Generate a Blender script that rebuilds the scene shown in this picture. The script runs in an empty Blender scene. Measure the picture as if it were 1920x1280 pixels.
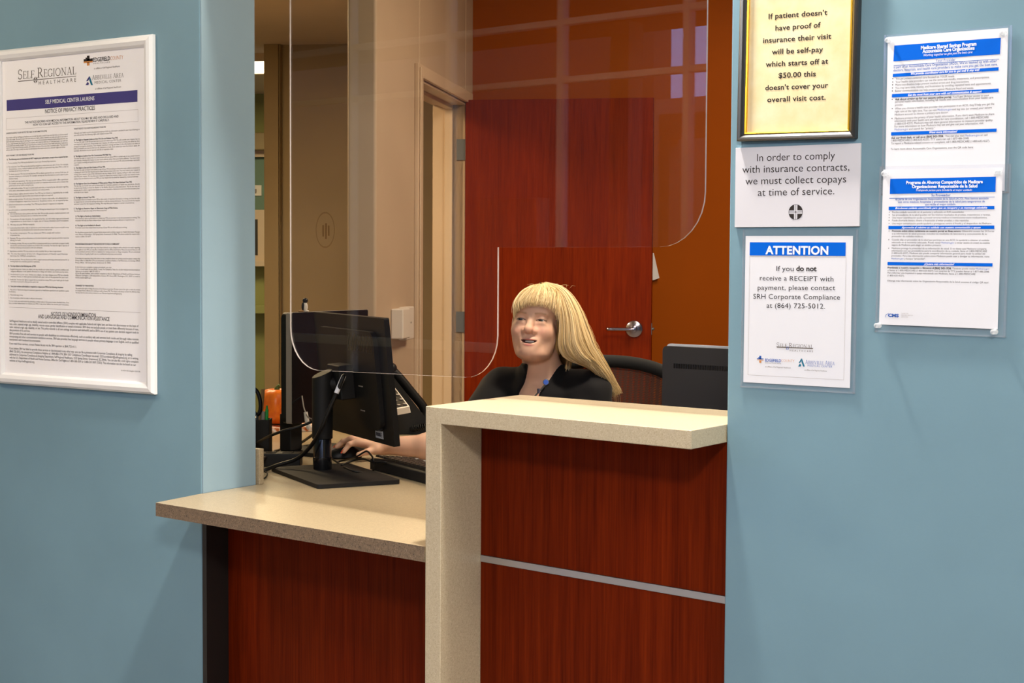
import bpy, bmesh, math, random
import numpy as np
from mathutils import Vector, Matrix

random.seed(7)
rng = np.random.default_rng(11)
SC = bpy.context.scene
COL = SC.collection
PI = math.pi

# ------------------------------------------------------------------ camera (solved from the photograph)
FPX, YAW, PITCH, ROLL, DIST, EYE = 2991.95, .5969, .0509, .0057, 2.7744, 1.381
_f = np.array([-math.sin(YAW)*math.cos(PITCH), math.cos(YAW)*math.cos(PITCH), -math.sin(PITCH)])
_r = np.array([math.cos(YAW), math.sin(YAW), 0.0]); _u = np.cross(_r, _f)
_c, _s = math.cos(ROLL), math.sin(ROLL)
CR, CU, CF = _c*_r+_s*_u, -_s*_r+_c*_u, _f
CAM = np.array([0, -DIST, EYE])
def ray(x, y): return (x-960)/FPX*CR - (y-640)/FPX*CU + CF
def P(x, y, Z): return CAM + ray(x, y)*Z
def hit(x, y, ax, v):
    r = ray(x, y); return CAM + r*((v-CAM[ax])/r[ax])
def hitp(x, y, p, n):
    r = ray(x, y); n = np.array(n, float); return CAM + r*(((np.array(p)-CAM)@n)/(r@n))
V3 = lambda *a: np.array(a, float)
def unit(v): v = np.array(v, float); return v/np.linalg.norm(v)

cam = bpy.data.cameras.new('camera'); cam.sensor_fit = 'HORIZONTAL'; cam.sensor_width = 36
cam.lens = 36*FPX/1920; cam.clip_start = .05; cam.clip_end = 200
co = bpy.data.objects.new('camera', cam); COL.objects.link(co)
co.matrix_world = Matrix(((CR[0], CU[0], -CF[0], CAM[0]), (CR[1], CU[1], -CF[1], CAM[1]), (CR[2], CU[2], -CF[2], CAM[2]), (0, 0, 0, 1)))
SC.camera = co

# ------------------------------------------------------------------ materials
def lin(r, g, b):
    f = lambda c: (c/255/12.92 if c/255 <= .04045 else ((c/255+.055)/1.055)**2.4)
    return (f(r), f(g), f(b), 1)
def mat(name, col, rough=.5, metal=0, spec=.5, **kw):
    m = bpy.data.materials.new(name); m.use_nodes = True
    b = m.node_tree.nodes['Principled BSDF']
    b.inputs['Base Color'].default_value = col; b.inputs['Roughness'].default_value = rough
    b.inputs['Metallic'].default_value = metal; b.inputs['Specular IOR Level'].default_value = spec
    for k, v in kw.items(): b.inputs[k.replace('_', ' ')].default_value = v
    return m
def nodes(m):
    nt = m.node_tree; return nt, nt.nodes, nt.links, nt.nodes['Principled BSDF']
def coords(m, scale, rot=(0, 0, 0)):
    nt, N, L, b = nodes(m)
    g = N.new('ShaderNodeNewGeometry'); mp = N.new('ShaderNodeMapping'); mp.inputs['Scale'].default_value = scale; mp.inputs['Rotation'].default_value = rot
    L.new(g.outputs['Position'], mp.inputs['Vector']); return mp.outputs[0]
def ramp(m, fac, stops):
    nt, N, L, b = nodes(m); r = N.new('ShaderNodeValToRGB'); e = r.color_ramp.elements
    while len(e) < len(stops): e.new(.5)
    for q, (p, c) in zip(e, stops): q.position = p; q.color = c
    L.new(fac, r.inputs[0]); return r.outputs[0]
def noise(m, vec, scale, detail=3, rough=.5):
    nt, N, L, b = nodes(m); n = N.new('ShaderNodeTexNoise'); n.inputs['Scale'].default_value = scale
    n.inputs['Detail'].default_value = detail; n.inputs['Roughness'].default_value = rough; L.new(vec, n.inputs['Vector']); return n.outputs[0]
def bump(m, h, strength, dist=.002):
    nt, N, L, b = nodes(m); n = N.new('ShaderNodeBump'); n.inputs['Strength'].default_value = strength; n.inputs['Distance'].default_value = dist
    L.new(h, n.inputs['Height']); L.new(n.outputs[0], b.inputs['Normal'])
def mix(m, fac, a, c, mode='MIX'):
    nt, N, L, b = nodes(m); n = N.new('ShaderNodeMix'); n.data_type = 'RGBA'; n.blend_type = mode
    for s, v in ((0, fac), (6, a), (7, c)):
        if hasattr(v, 'default_value') or hasattr(v, 'is_linked'): L.new(v, n.inputs[s])
        else: n.inputs[s].default_value = v
    return n.outputs[2]
def setcol(m, c):
    nt, N, L, b = nodes(m); L.new(c, b.inputs['Base Color'])

def paint(name, col, amt=.06, rough=.55):
    m = mat(name, col, rough, spec=.3); v = coords(m, (1, 1, 1))
    n1 = noise(m, v, 3.0, 3); d = tuple(c*(1-amt) for c in col[:3])+(1,); l = tuple(min(1, c*(1+amt)) for c in col[:3])+(1,)
    setcol(m, ramp(m, n1, [(.3, d), (.7, l)])); bump(m, noise(m, v, 220, 2), .12, .0006); return m
def quartz(name, base, dark, light, sc=260, hi=.72):
    m = mat(name, base, .3, spec=.5); v = coords(m, (1, 1, 1))
    a = noise(m, v, sc, 2, .6); b_ = noise(m, v, sc*1.7, 2, .6); c = noise(m, v, sc*.35, 2)
    k = ramp(m, a, [(.30, dark), (.43, base), (.58, base), (hi, light)])
    k2 = mix(m, ramp(m, b_, [(.27, (1, 1, 1, 1)), (.36, (0, 0, 0, 1))]), k, dark)
    setcol(m, mix(m, .35, k2, ramp(m, c, [(.35, dark), (.65, light)]), 'SOFT_LIGHT')); return m
def wood(name, dark, mid, light, scale=(55, 55, 2.2), rough=.34, spec=.45):
    m = mat(name, mid, rough, spec=spec); v = coords(m, scale)
    n1 = noise(m, v, 1.0, 6, .62); v2 = coords(m, (scale[0]*5, scale[1]*5, scale[2]*4)); n2 = noise(m, v2, 1.0, 3)
    v3 = coords(m, (3, 3, .8)); n3 = noise(m, v3, 1.6, 2)
    k = ramp(m, n1, [(.30, dark), (.5, mid), (.72, light)])
    k = mix(m, .4, k, ramp(m, n2, [(.3, dark), (.7, light)]), 'MIX')
    setcol(m, mix(m, .5, k, ramp(m, n3, [(.3, dark), (.7, light)]), 'SOFT_LIGHT')); return m
def clear(name, tint=(1, 1, 1, 1), ior=1.5, rough=0.0, milky=0.0, milkcol=(1, 1, 1, 1)):
    m = bpy.data.materials.new(name); m.use_nodes = True; nt = m.node_tree; N, L = nt.nodes, nt.links; N.clear()
    o = N.new('ShaderNodeOutputMaterial'); t = N.new('ShaderNodeBsdfTransparent'); t.inputs[0].default_value = tint
    g = N.new('ShaderNodeBsdfGlossy'); g.inputs['Roughness'].default_value = rough; r0 = ((ior-1)/(ior+1))**2     # Schlick's reflectance, the same from both sides of the sheet
    ge = N.new('ShaderNodeNewGeometry'); dt = N.new('ShaderNodeVectorMath'); dt.operation = 'DOT_PRODUCT'
    L.new(ge.outputs['Normal'], dt.inputs[0]); L.new(ge.outputs['Incoming'], dt.inputs[1])
    def mt(op, a, b=None):
        k = N.new('ShaderNodeMath'); k.operation = op
        for i, v in ((0, a), (1, b)):
            if v is None: continue
            if isinstance(v, (int, float)): k.inputs[i].default_value = v
            else: L.new(v, k.inputs[i])
        return k.outputs[0]
    cs = mt('ABSOLUTE', dt.outputs['Value']); fr = mt('ADD', mt('MULTIPLY', mt('POWER', mt('SUBTRACT', 1.0, cs), 5.0), 1-r0), r0)
    x = N.new('ShaderNodeMixShader'); L.new(fr, x.inputs[0]); L.new(t.outputs[0], x.inputs[1]); L.new(g.outputs[0], x.inputs[2])
    last = x
    if milky:
        d = N.new('ShaderNodeBsdfDiffuse'); d.inputs[0].default_value = milkcol
        y = N.new('ShaderNodeMixShader'); y.inputs[0].default_value = milky; L.new(x.outputs[0], y.inputs[1]); L.new(d.outputs[0], y.inputs[2]); last = y
    L.new(last.outputs[0], o.inputs[0]); return m
def emit(name, col, strength):
    m = bpy.data.materials.new(name); m.use_nodes = True; b = m.node_tree.nodes['Principled BSDF']
    b.inputs['Base Color'].default_value = col; b.inputs['Emission Color'].default_value = col; b.inputs['Emission Strength'].default_value = strength; return m

# ------------------------------------------------------------------ mesh building
WORG = {}
def tag(o, label=None, cat=None, group=None, kind=None):
    if label: o['label'] = label
    if cat: o['category'] = cat
    if group: o['group'] = group
    if kind: o['kind'] = kind
    return o
def thing(name, loc, label, cat, group=None, kind=None):
    o = bpy.data.objects.new(name, None); COL.objects.link(o); o.location = loc; o.empty_display_size = .1
    WORG[o.name] = np.array(loc, float); return tag(o, label, cat, group, kind)
class MB:
    def __init__(s): s.v = []; s.f = []; s.m = []
    def add(s, vs, fs, mi=0):
        b = len(s.v); s.v += [tuple(map(float, p)) for p in vs]; s.f += [tuple(int(i)+b for i in f) for f in fs]; s.m += [mi]*len(fs); return s
    def obox(s, o, a, b, c, mi=0):   # corner + three edge vectors
        o, a, b, c = map(lambda q: np.array(q, float), (o, a, b, c))
        vs = [o, o+a, o+a+b, o+b, o+c, o+a+c, o+a+b+c, o+b+c]
        fs = [(0, 3, 2, 1), (4, 5, 6, 7), (0, 1, 5, 4), (1, 2, 6, 5), (2, 3, 7, 6), (3, 0, 4, 7)]
        if np.cross(a, b)@c < 0: fs = [f[::-1] for f in fs]
        return s.add(vs, fs, mi)
    def box(s, x0, x1, y0, y1, z0, z1, mi=0): return s.obox((x0, y0, z0), (x1-x0, 0, 0), (0, y1-y0, 0), (0, 0, z1-z0), mi)
    def cbox(s, c, a, b, d, mi=0):   # centre + three full-length vectors
        a, b, d = map(lambda q: np.array(q, float), (a, b, d)); return s.obox(np.array(c)-(a+b+d)/2, a, b, d, mi)
    def extrude(s, pts, d, mi=0, rim=None):    # planar polygon pushed along d
        pts = [np.array(p, float) for p in pts]; d = np.array(d, float); n = len(pts)
        nrm = sum(np.cross(pts[i]-pts[0], pts[(i+1) % n]-pts[0]) for i in range(n))
        if nrm@d > 0: pts = pts[::-1]
        s.add(pts, [tuple(range(n))], mi); s.add([p+d for p in pts], [tuple(range(n))[::-1]], mi)
        vs = pts+[p+d for p in pts]; s.add(vs, [(i, i+n, (i+1) % n+n, (i+1) % n) for i in range(n)], mi if rim is None else rim); return s
    def prism(s, poly, z0, z1, mi=0): return s.extrude([(x, y, z0) for x, y in poly], (0, 0, z1-z0), mi)
    def tube(s, pts, r, n=8, mi=0, cap=True, flat=None):
        pts = np.array(pts, float); k = len(pts); r = np.broadcast_to(np.array(r, float), (k,))
        t = np.gradient(pts, axis=0) if k > 2 else np.repeat([pts[1]-pts[0]], 2, 0)
        t = t/np.maximum(np.linalg.norm(t, axis=1, keepdims=True), 1e-9)
        a = np.array([0, 0, 1.0]) if abs(t[0][2]) < .9 else np.array([1.0, 0, 0]); x = unit(np.cross(t[0], a)); vs = []
        for i in range(k):
            x = x-(x@t[i])*t[i]; x = unit(x); y = np.cross(t[i], x)
            for j in range(n):
                q = 2*PI*j/n; vs.append(pts[i]+r[i]*(math.cos(q)*x+math.sin(q)*y*(flat or 1)))
        fs = [(i*n+j, i*n+(j+1) % n, (i+1)*n+(j+1) % n, (i+1)*n+j) for i in range(k-1) for j in range(n)]
        if cap: fs += [tuple(range(n))[::-1], tuple(range((k-1)*n, k*n))]
        return s.add(vs, fs, mi)
    def lathe(s, prof, c, axis=(0, 0, 1), n=24, mi=0):
        ax = unit(axis); a = np.array([1.0, 0, 0]) if abs(ax[0]) < .9 else np.array([0, 1.0, 0]); x = unit(a-(a@ax)*ax); y = np.cross(ax, x); vs = []
        for r, h in prof:
            for j in range(n):
                q = 2*PI*j/n; vs.append(np.array(c)+ax*h+r*(math.cos(q)*x+math.sin(q)*y))
        k = len(prof); fs = [(i*n+j, i*n+(j+1) % n, (i+1)*n+(j+1) % n, (i+1)*n+j) for i in range(k-1) for j in range(n)]
        fs += [tuple(range(n))[::-1], tuple(range((k-1)*n, k*n))]; return s.add(vs, fs, mi)
    def ball(s, c, r, n=16, mi=0):
        r = np.broadcast_to(np.array(r, float), (3,)); vs = []; m = max(6, n//2)
        for i in range(1, m):
            for j in range(n):
                a, b = PI*i/m, 2*PI*j/n; vs.append(np.array(c)+r*(math.sin(a)*math.cos(b), math.sin(a)*math.sin(b), math.cos(a)))
        t = len(vs); vs += [np.array(c)+r*(0, 0, 1), np.array(c)-r*(0, 0, 1)]
        fs = [(i*n+j, (i+1)*n+j, (i+1)*n+(j+1) % n, i*n+(j+1) % n) for i in range(m-2) for j in range(n)]
        fs += [(t, j, (j+1) % n) for j in range(n)]+[(t+1, (m-2)*n+(j+1) % n, (m-2)*n+j) for j in range(n)]; return s.add(vs, fs, mi)
    def build(s, name, mats, parent=None, smooth=False, bevel=0, seg=2, origin=None):
        return build(name, np.array(s.v), s.f, mats, parent, smooth, bevel, seg, origin, s.m)
def build(name, v, f, mats, parent=None, smooth=False, bevel=0, seg=2, origin=None, mi=None):
    v = np.asarray(v, float)
    if origin is None:
        origin = WORG[parent.name] if parent is not None else np.array([(v[:, 0].min()+v[:, 0].max())/2, (v[:, 1].min()+v[:, 1].max())/2, v[:, 2].min()])
    origin = np.array(origin, float)
    me = bpy.data.meshes.new(name); me.from_pydata((v-origin).tolist(), [], f)
    for m in (mats if isinstance(mats, (list, tuple)) else [mats]): me.materials.append(m)
    if mi is not None and max(mi, default=0) > 0: me.polygons.foreach_set('material_index', mi)
    if smooth: me.polygons.foreach_set('use_smooth', [True]*len(me.polygons))
    me.update(); o = bpy.data.objects.new(name, me); COL.objects.link(o); WORG[o.name] = origin
    if parent is not None:
        o.parent = parent; o.location = origin-WORG[parent.name]
    else: o.location = origin
    if bevel:
        b = o.modifiers.new('bevel', 'BEVEL'); b.width = bevel; b.segments = seg; b.limit_method = 'ANGLE'; b.angle_limit = math.radians(40)
        if smooth is False:
            me.polygons.foreach_set('use_smooth', [True]*len(me.polygons)); w = o.modifiers.new('normals', 'WEIGHTED_NORMAL'); w.keep_sharp = True
    return o
def struct(o): o['kind'] = 'structure'; return o
def spline(pts, n=8):
    p = np.array(pts, float); q = np.vstack([2*p[0]-p[1], p, 2*p[-1]-p[-2]]); out = []
    for i in range(1, len(q)-2):
        for t in np.linspace(0, 1, n, endpoint=False):
            a, b, c, d = q[i-1], q[i], q[i+1], q[i+2]
            out.append(.5*((2*b)+(c-a)*t+(2*a-5*b+4*c-d)*t*t+(3*b-a-3*c+d)*t**3))
    out.append(p[-1]); return np.array(out)

# ------------------------------------------------------------------ shared materials
M = {}
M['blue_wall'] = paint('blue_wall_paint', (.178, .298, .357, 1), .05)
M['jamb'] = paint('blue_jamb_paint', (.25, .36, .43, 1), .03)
M['beige_wall'] = paint('beige_wall_paint', (.56, .42, .29, 1), .04)
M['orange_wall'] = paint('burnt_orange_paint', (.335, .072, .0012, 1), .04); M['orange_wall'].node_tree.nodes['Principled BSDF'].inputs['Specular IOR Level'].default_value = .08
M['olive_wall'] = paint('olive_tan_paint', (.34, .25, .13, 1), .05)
M['cream'] = paint('cream_trim_paint', (.66, .50, .34, 1), .03, .4)
M['ceiling'] = paint('ceiling_paint', (.6, .5, .38, 1), .03, .8)
M['ceiling_white'] = paint('white_ceiling_tile', (.8, .8, .78, 1), .03, .8)
M['floor'] = paint('floor_vinyl', (.35, .30, .24, 1), .1, .4)
M['teal_wall'] = paint('teal_wall_paint', (.16, .24, .17, 1), .05)
M['green_wall'] = paint('yellow_green_wall_paint', (.34, .33, .11, 1), .05)
M['quartz'] = quartz('beige_quartz', (.58, .49, .345, 1), (.42, .335, .22, 1), (.70, .615, .47, 1), 420)
M['quartz_edge'] = quartz('brown_flecked_quartz', (.25, .18, .12, 1), (.06, .045, .03, 1), (.5, .40, .3, 1), 330, .8)
M['quartz_desk'] = quartz('golden_quartz', (.43, .35, .235, 1), (.28, .21, .12, 1), (.60, .51, .36, 1), 400, .74)
M['cherry'] = wood('cherry_laminate', (.095, .0095, .0008, 1), (.165, .0195, .0014, 1), (.245, .036, .003, 1), (46, 46, 1.6), .48, .06)
M['door'] = wood('cherry_door_veneer', (.16, .018, .001, 1), (.235, .032, .0012, 1), (.31, .05, .002, 1), (42, 42, 2.2), .45, .10)
M['metal'] = mat('brushed_aluminium', (.62, .62, .66, 1), .35, .9)
M['chrome'] = mat('satin_chrome', (.45, .45, .6, 1), .22, 1)  # bluish cast of a reflection put into the metal's colour
M['steel'] = mat('hinge_steel', (.22, .23, .24, 1), .45, .8)
M['dark'] = mat('dark_bronze_paint', (.018, .015, .013, 1), .5)
M['black'] = mat('black_plastic', (.006, .0055, .0055, 1), .45, spec=.3)
M['black_matte'] = mat('matte_black_plastic', (.008, .0075, .0075, 1), .6, spec=.3)
M['black_gloss'] = mat('glossy_black_plastic', (.006, .006, .007, 1), .15)
M['grey_plastic'] = mat('grey_plastic', (.30, .25, .21, 1), .5)
M['white_plastic'] = mat('white_plastic', (.78, .70, .6, 1), .45)
M['paper'] = mat('white_paper', (.74, .735, .77, 1), .7, spec=.2)
M['poster_paper'] = mat('bright_poster_paper', (.90, .87, .87, 1), .6, spec=.25)
M['white_frame'] = mat('white_frame_enamel', (.85, .83, .81, 1), .35)
M['ink'] = mat('dark_print', (.035, .028, .026, 1), .7, spec=.1)
M['ink_grey'] = mat('grey_print', (.16, .135, .115, 1), .7, spec=.1)
M['ink_lt'] = mat('pale_grey_print', (.42, .38, .36, 1), .7, spec=.1)
M['navy'] = mat('navy_print', (.065, .055, .20, 1), .6, spec=.1)
M['blue'] = mat('bright_blue_print', (.0, .115, .62, 1), .6, spec=.1)
M['blue_text'] = mat('blue_print', (.03, .11, .42, 1), .6, spec=.1)
M['orange_ink'] = mat('orange_print', (.62, .26, .08, 1), .6, spec=.1)
M['teal_ink'] = mat('teal_print', (.02, .16, .26, 1), .6, spec=.1)
M['white_ink'] = mat('white_print', (.85, .85, .88, 1), .7, spec=.1)
M['acrylic'] = clear('clear_acrylic', (.985, .98, .975, 1), 1.5)
M['acrylic_edge'] = clear('polished_acrylic_edge', (.9, .9, .9, 1), 1.5, .2, .5, (.9, .8, .74, 1))
M['sleeve'] = clear('clear_sleeve_plastic', (.96, .97, .99, 1), 1.5, .08, .06)
M['pin'] = clear('clear_pin_plastic', (.93, .95, .97, 1), 1.6, .05, .35, (.9, .9, .9, 1))
M['pane'] = clear('window_glass', (.93, .95, .95, 1), 1.45)
M['white_trim'] = paint('white_window_paint', (.80, .77, .74, 1), .02, .4)
# ================================================================== the front wall and its opening
LJ, RJ = -3.03, -1.383
LY0, LY1, RY0, RY1 = .23, .433, 0.0, .20
TH = math.atan(.125); GN = V3(math.sin(TH), math.cos(TH), 0); GW = V3(math.cos(TH), -math.sin(TH), 0); GP = V3(-2.5, .2, 0)
struct(MB().box(-7.6, LJ, LY0, LY1, 0, 3.0).build('wall_left', M['blue_wall'], bevel=.004))
struct(MB().box(RJ, 3.2, RY0, RY1, 0, 3.0).build('wall_right', M['blue_wall'], bevel=.004))
struct(MB().prism([(LJ, LY0), (RJ, RY0), (RJ, RY1), (LJ, LY1)], 2.2, 3.0).build('wall_header', M['blue_wall']))
# painted plaster return lining the left jamb, with its corner bead
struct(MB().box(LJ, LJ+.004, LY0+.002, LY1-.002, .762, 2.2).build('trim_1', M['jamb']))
struct(MB().box(-13, 4.5, -12, 14, -.05, 0).build('floor', M['floor']))
struct(MB().prism([(-13, .43), (-3.03, .43), (-1.38, .2), (4.5, .2), (4.5, 14), (-13, 14)], 2.95, 3.0).build('ceiling_inner', M['ceiling']))
def GL(wc, z, dep=0): return GP+GW*wc-GN*dep+V3(0, 0, z)
FD = 3.5
c0 = [GL(-6.2, 3.0, FD+.1), GL(5.2, 3.0, FD+.1)]
struct(MB().prism([(c0[0][0], c0[0][1]), (c0[1][0], c0[1][1]), (3.2, .2), (-7.6, .43)], 3.0, 3.06).build('ceiling', M['ceiling_white']))

# ------------------------------------------------------------------ lobby storefront behind the camera (seen reflected in the shield)
kw0, pitchw = -2.99, .76
kk = 0
for k in range(-3, 10):
    w0 = kw0+pitchw*k; w1 = w0+pitchw; kk += 1
    m = MB(); t = .036
    def bar(wa, wb, za, zb, d=.055, y=0):
        m.obox(GL(wa, za, FD+d/2+y), GW*(wb-wa), GN*d, V3(0, 0, zb-za))
    bar(w0-t/2, w0+t/2, .0, 3.0)
    if k == 9: bar(w1-t/2, w1+t/2, .0, 3.0)
    for z, h in ((.0, .12), (.90, .05), (2.255, .032), (2.54, .032), (2.94, .06)): bar(w0+t/2, w1-t/2, z, z+h, .05)
    wn = struct(m.build('window_%d' % kk, M['white_trim'], bevel=.004))
    p = MB()
    for za, zb in ((.12, .90), (.95, 2.255), (2.287, 2.54), (2.572, 2.94)):
        p.obox(GL(w0+t/2, za, FD+.003), GW*(pitchw-t), GN*.006, V3(0, 0, zb-za))
    p.build('pane', M['pane'], wn)
for s, wa in (('west', kw0-3*pitchw-.05), ('east', kw0+10*pitchw+.05)):
    a = GL(wa, 0, FD); b = V3(-7.6 if s == 'west' else 3.2, .3, 0); dv = unit(b-a); pr = V3(-dv[1], dv[0], 0)*(.1 if s == 'west' else -.1)
    struct(MB().obox(a, b-a, pr, V3(0, 0, 3.0)).build('wall_lobby_'+s, M['blue_wall']))
def refl(px, py, dep):           # where, behind the storefront, the shield mirrors pixel (px, py)
    v = hitp(px, py, GP+GN*dep, GN); r = v-2*((v-GP)@GN)*GN; return (r-GP)@GW, r[2]
ext = paint('exterior_brown_stucco', (.17, .085, .05, 1), .1, .8)
ext2 = paint('exterior_tan_stucco', (.42, .27, .17, 1), .05, .8)
ED = FD+2.6
ws, _z = refl(1258, 100, ED+.2); _w, zs = refl(1290, 182, ED)
struct(MB().obox(GL(-14, 0, ED+.2), GW*(ws+14), GN*.2, V3(0, 0, 4.2)).build('wall_exterior', ext))
struct(MB().obox(GL(ws, 0, ED+.2), GW*14, GN*.2, V3(0, 0, zs)).build('wall_exterior_low', ext2))
wr, zr = refl(1285, 52, FD+1.5)
struct(MB().obox(GL(-14, zr, FD+1.5), GW*26, GN*1.3, V3(0, 0, .25)).build('ceiling_porch', ext))
wa, _z = refl(1149, 200, FD+1.1); wb, _z = refl(1184, 200, FD+1.1)
struct(MB().obox(GL(wa, 0, FD+1.2), GW*(wb-wa), GN*(wb-wa), V3(0, 0, 3.2)).build('trim_2', ext2))
wa, _z = refl(1252, 300, FD+1.9); wb, _z = refl(1272, 300, FD+1.9); _w, zt = refl(1262, 262, FD+1.9)
struct(MB().obox(GL(wa, 0, FD+1.9), GW*(wb-wa), GN*.1, V3(0, 0, zt)).obox(GL(wa, zt, FD+1.9), GW*1.1, GN*.1, V3(0, 0, .15)).build('trim_3', ext2))

wa, _z = refl(917, 400, FD+1.4); wb, _z = refl(1029, 400, FD+1.4); _w, zt = refl(972, 373, FD+1.4)
struct(MB().obox(GL(wa, 0, FD+1.4), GW*(wb-wa), GN*.12, V3(0, 0, zt)).build('trim_8', ext2))
# ------------------------------------------------------------------ clear shield hung over the counter
def arc(cw, cz, r, a0, a1, n=9): return [(cw+r*math.cos(a), cz+r*math.sin(a)) for a in np.radians(np.linspace(a0, a1, n))]
out = [(-.216, 2.2)]+arc(-.113, 1.209, .103, 180, 270)+arc(.385, 1.213, .098, -90, 0)+[(.483, 1.4095)]+arc(.925, 1.5195, .11, -90, 0)+[(1.035, 2.2)]
sh = MB().extrude([GL(a, z) for a, z in out], GN*.0045, 0, 1).build('acrylic_shield', [M['acrylic'], M['acrylic_edge']])
tag(sh, 'clear acrylic sneeze shield with rounded corners and a step, hanging over the counter', 'shield')

dc = MB(); ctr = hitp(610, 431, GP, GN); ea, eb = np.linalg.norm((hitp(628, 431, GP, GN)-ctr)), abs(hitp(610, 397, GP, GN)[2]-ctr[2])
el_ = lambda k: [ctr-GN*.0004+GW*ea*k*math.cos(a)+UP_*eb*k*math.sin(a) for a in np.linspace(0, 2*PI, 37)[:-1]]
UP_ = V3(0, 0, 1); o_, i_ = el_(1), el_(.92)
dc.add(o_+i_, [(j, (j+1) % 36, 36+(j+1) % 36, 36+j) for j in range(36)])
for x0, h in ((-.30, .45), (.0, .62), (.28, .40)): dc.obox(ctr-GN*.0004+GW*ea*x0-UP_*eb*h*.8, GW*ea*.16, GN*.0001, UP_*eb*h*1.4)
dc.build('drawn_reflection', clear('faint_brown_reflection', (.80, .74, .68, 1), 1.05), sh)  # faint oval reflection drawn onto the face of the shield
# ================================================================== staff room behind the opening, turned about 25 degrees
HP = P(873, 188, 7.7); HU = V3(math.cos(math.radians(115.2)), math.sin(math.radians(115.2)), 0); HV = V3(HU[1], -HU[0], 0)
def bw(px, py): return hitp(px, py, HP, HV)      # point on the beige wall's face
def along(px): q = bw(px, 400)-HP; return q@HU
tc, tl0, tl1, tr0 = along(705), along(776.5), along(785.8), -.0
te = along(885)
zc_out, zc_in = bw(776.5, 117)[2], bw(785.8, 146)[2]
HB = V3(HP[0], HP[1], 0)
wt = .112
def bp(t, d, z): return HB+HU*t+HV*d+V3(0, 0, z)    # t along the wall, d in front of it
m = MB()
m.obox(bp(tc, -wt, 0), HU*(tl1-tc), HV*wt, V3(0, 0, 2.95))
m.obox(bp(tl1, -wt, zc_in), HU*(tr0-tl1), HV*wt, V3(0, 0, 2.95-zc_in))
m.obox(bp(tr0, -wt, 0), HU*(te+.1-tr0), HV*wt, V3(0, 0, 2.95))
struct(m.build('wall_beige', M['beige_wall'], bevel=.012, seg=3))
m = MB(); cw = tl1-tl0
for t0 in (tl0,):
    m.obox(bp(t0, 0, 0), HU*cw, HV*.018, V3(0, 0, zc_out)); m.obox(bp(t0+.015, .018, 0), HU*.02, HV*.008, V3(0, 0, zc_out-.015))
m.obox(bp(tr0+.002, 0, 0), HU*cw, HV*.018, V3(0, 0, zc_out))
m.obox(bp(tl1, 0, zc_in), HU*(tr0-tl1), HV*.018, V3(0, 0, zc_out-zc_in))
m.obox(bp(tr0, -wt-.05, 0), HU*.012, HV*(wt+.05), V3(0, 0, zc_in)).obox(bp(tr0-.012, -wt+.01, 0), HU*.012, HV*.04, V3(0, 0, zc_in))
m.obox(bp(tl1-.012, -wt-.05, 0), HU*.012, HV*(wt+.05), V3(0, 0, zc_in))
m.obox(bp(tl1, -wt-.05, zc_in-.012), HU*(tr0-tl1), HV*(wt+.05), V3(0, 0, .012)).obox(bp(tl1, -wt+.01, zc_in-.03), HU*(tr0-tl1), HV*.04, V3(0, 0, .02))
fr = struct(m.build('trim_4', M['cream'], bevel=.003)); tag(fr, 'cream painted door frame in the beige wall, open door at its side', 'door frame')
# dim room through that doorway
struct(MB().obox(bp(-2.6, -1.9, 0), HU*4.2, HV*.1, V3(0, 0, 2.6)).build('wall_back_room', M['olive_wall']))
# burnt orange wall behind the open door
struct(MB().obox(bp(te, -.02, 0), HV*6.0, HU*.12, V3(0, 0, 2.95)).build('wall_orange', M['orange_wall']))
# ------------------------------------------------------------------ open door
q0 = HP.copy(); q1 = hit(1224.5, 183.5, 2, HP[2]); dv = unit(V3(q1[0]-q0[0], q1[1]-q0[1], 0)); dn = V3(dv[1], -dv[0], 0); dl = np.linalg.norm(q1-q0)
D0 = V3(HP[0], HP[1], .012)+dn*.02+dv*.004
dz = HP[2]-.012
door = struct(MB().obox(D0-dn*.045, dv*dl, dn*.045, V3(0, 0, dz)).build('door_1', M['door'], bevel=.002))
tag(door, 'cherry wood veneer door standing open behind the seated woman', 'door')
def dface(px, py): q = hitp(px, py, D0, dn); return q
hc = dface(1189, 616.5)
m = MB().lathe([(.0, 0), (.040, 0), (.041, .006), (.036, .011), (.017, .013), (.015, .045), (.016, .05), (.0, .052)], hc, dn, 28)
lv = m.build('lever_rose', M['chrome'], door, smooth=True, bevel=.001)
hl = dface(1143, 617)
le = np.linalg.norm(hl-hc)
MB().tube(spline([hc+dn*.048, hc+dn*.05-dv*.02, hc+dn*.05-dv*le*.8, hc+dn*.05-dv*le, hc+dn*.036-dv*(le+.006)], 5), .0085, 10).build('lever_handle', M['chrome'], door, smooth=True)
lt = D0+dv*dl+V3(0, 0, hc[2]-D0[2])-dn*.022
MB().obox(lt-dn*.0125-V3(0, 0, .028), dv*.002, dn*.025, V3(0, 0, .056)).lathe([(.007, 0), (.007, .010), (.004, .013), (0, .013)], lt, dv, 12).build('latch', M['steel'], door, smooth=False)
for y0, y1 in ((257, 300), (582, 626), (818, 862)):
    a = hitp(867, y0, HP, HV)[2]; b = hitp(867, y1, HP, HV)[2]; zc = (a+b)/2; hh = .1
    MB().obox(bp(-.003, -.042, zc-hh/2), HU*-.003, HV*.04, V3(0, 0, hh)).tube([bp(-.002, .004, zc-hh/2), bp(-.002, .004, zc+hh/2)], .007, 10).build('hinge', M['steel'], fr)
# paper tag on the orange wall by the door's edge
op = bp(te, 0, 0)
def oface(px, py): return hitp(px, py, op, HU)
pts = [oface(1212, 474)-HU*.004, oface(1226, 474)-HU*.004, oface(1237, 521)-HU*.022, oface(1226, 525)-HU*.022, oface(1212, 525)-HU*.012]
o = MB().extrude(pts, HU*.0008).build('paper_tag', M['paper']); tag(o, 'small white paper tag hanging on the orange wall beside the door edge', 'paper')
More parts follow.
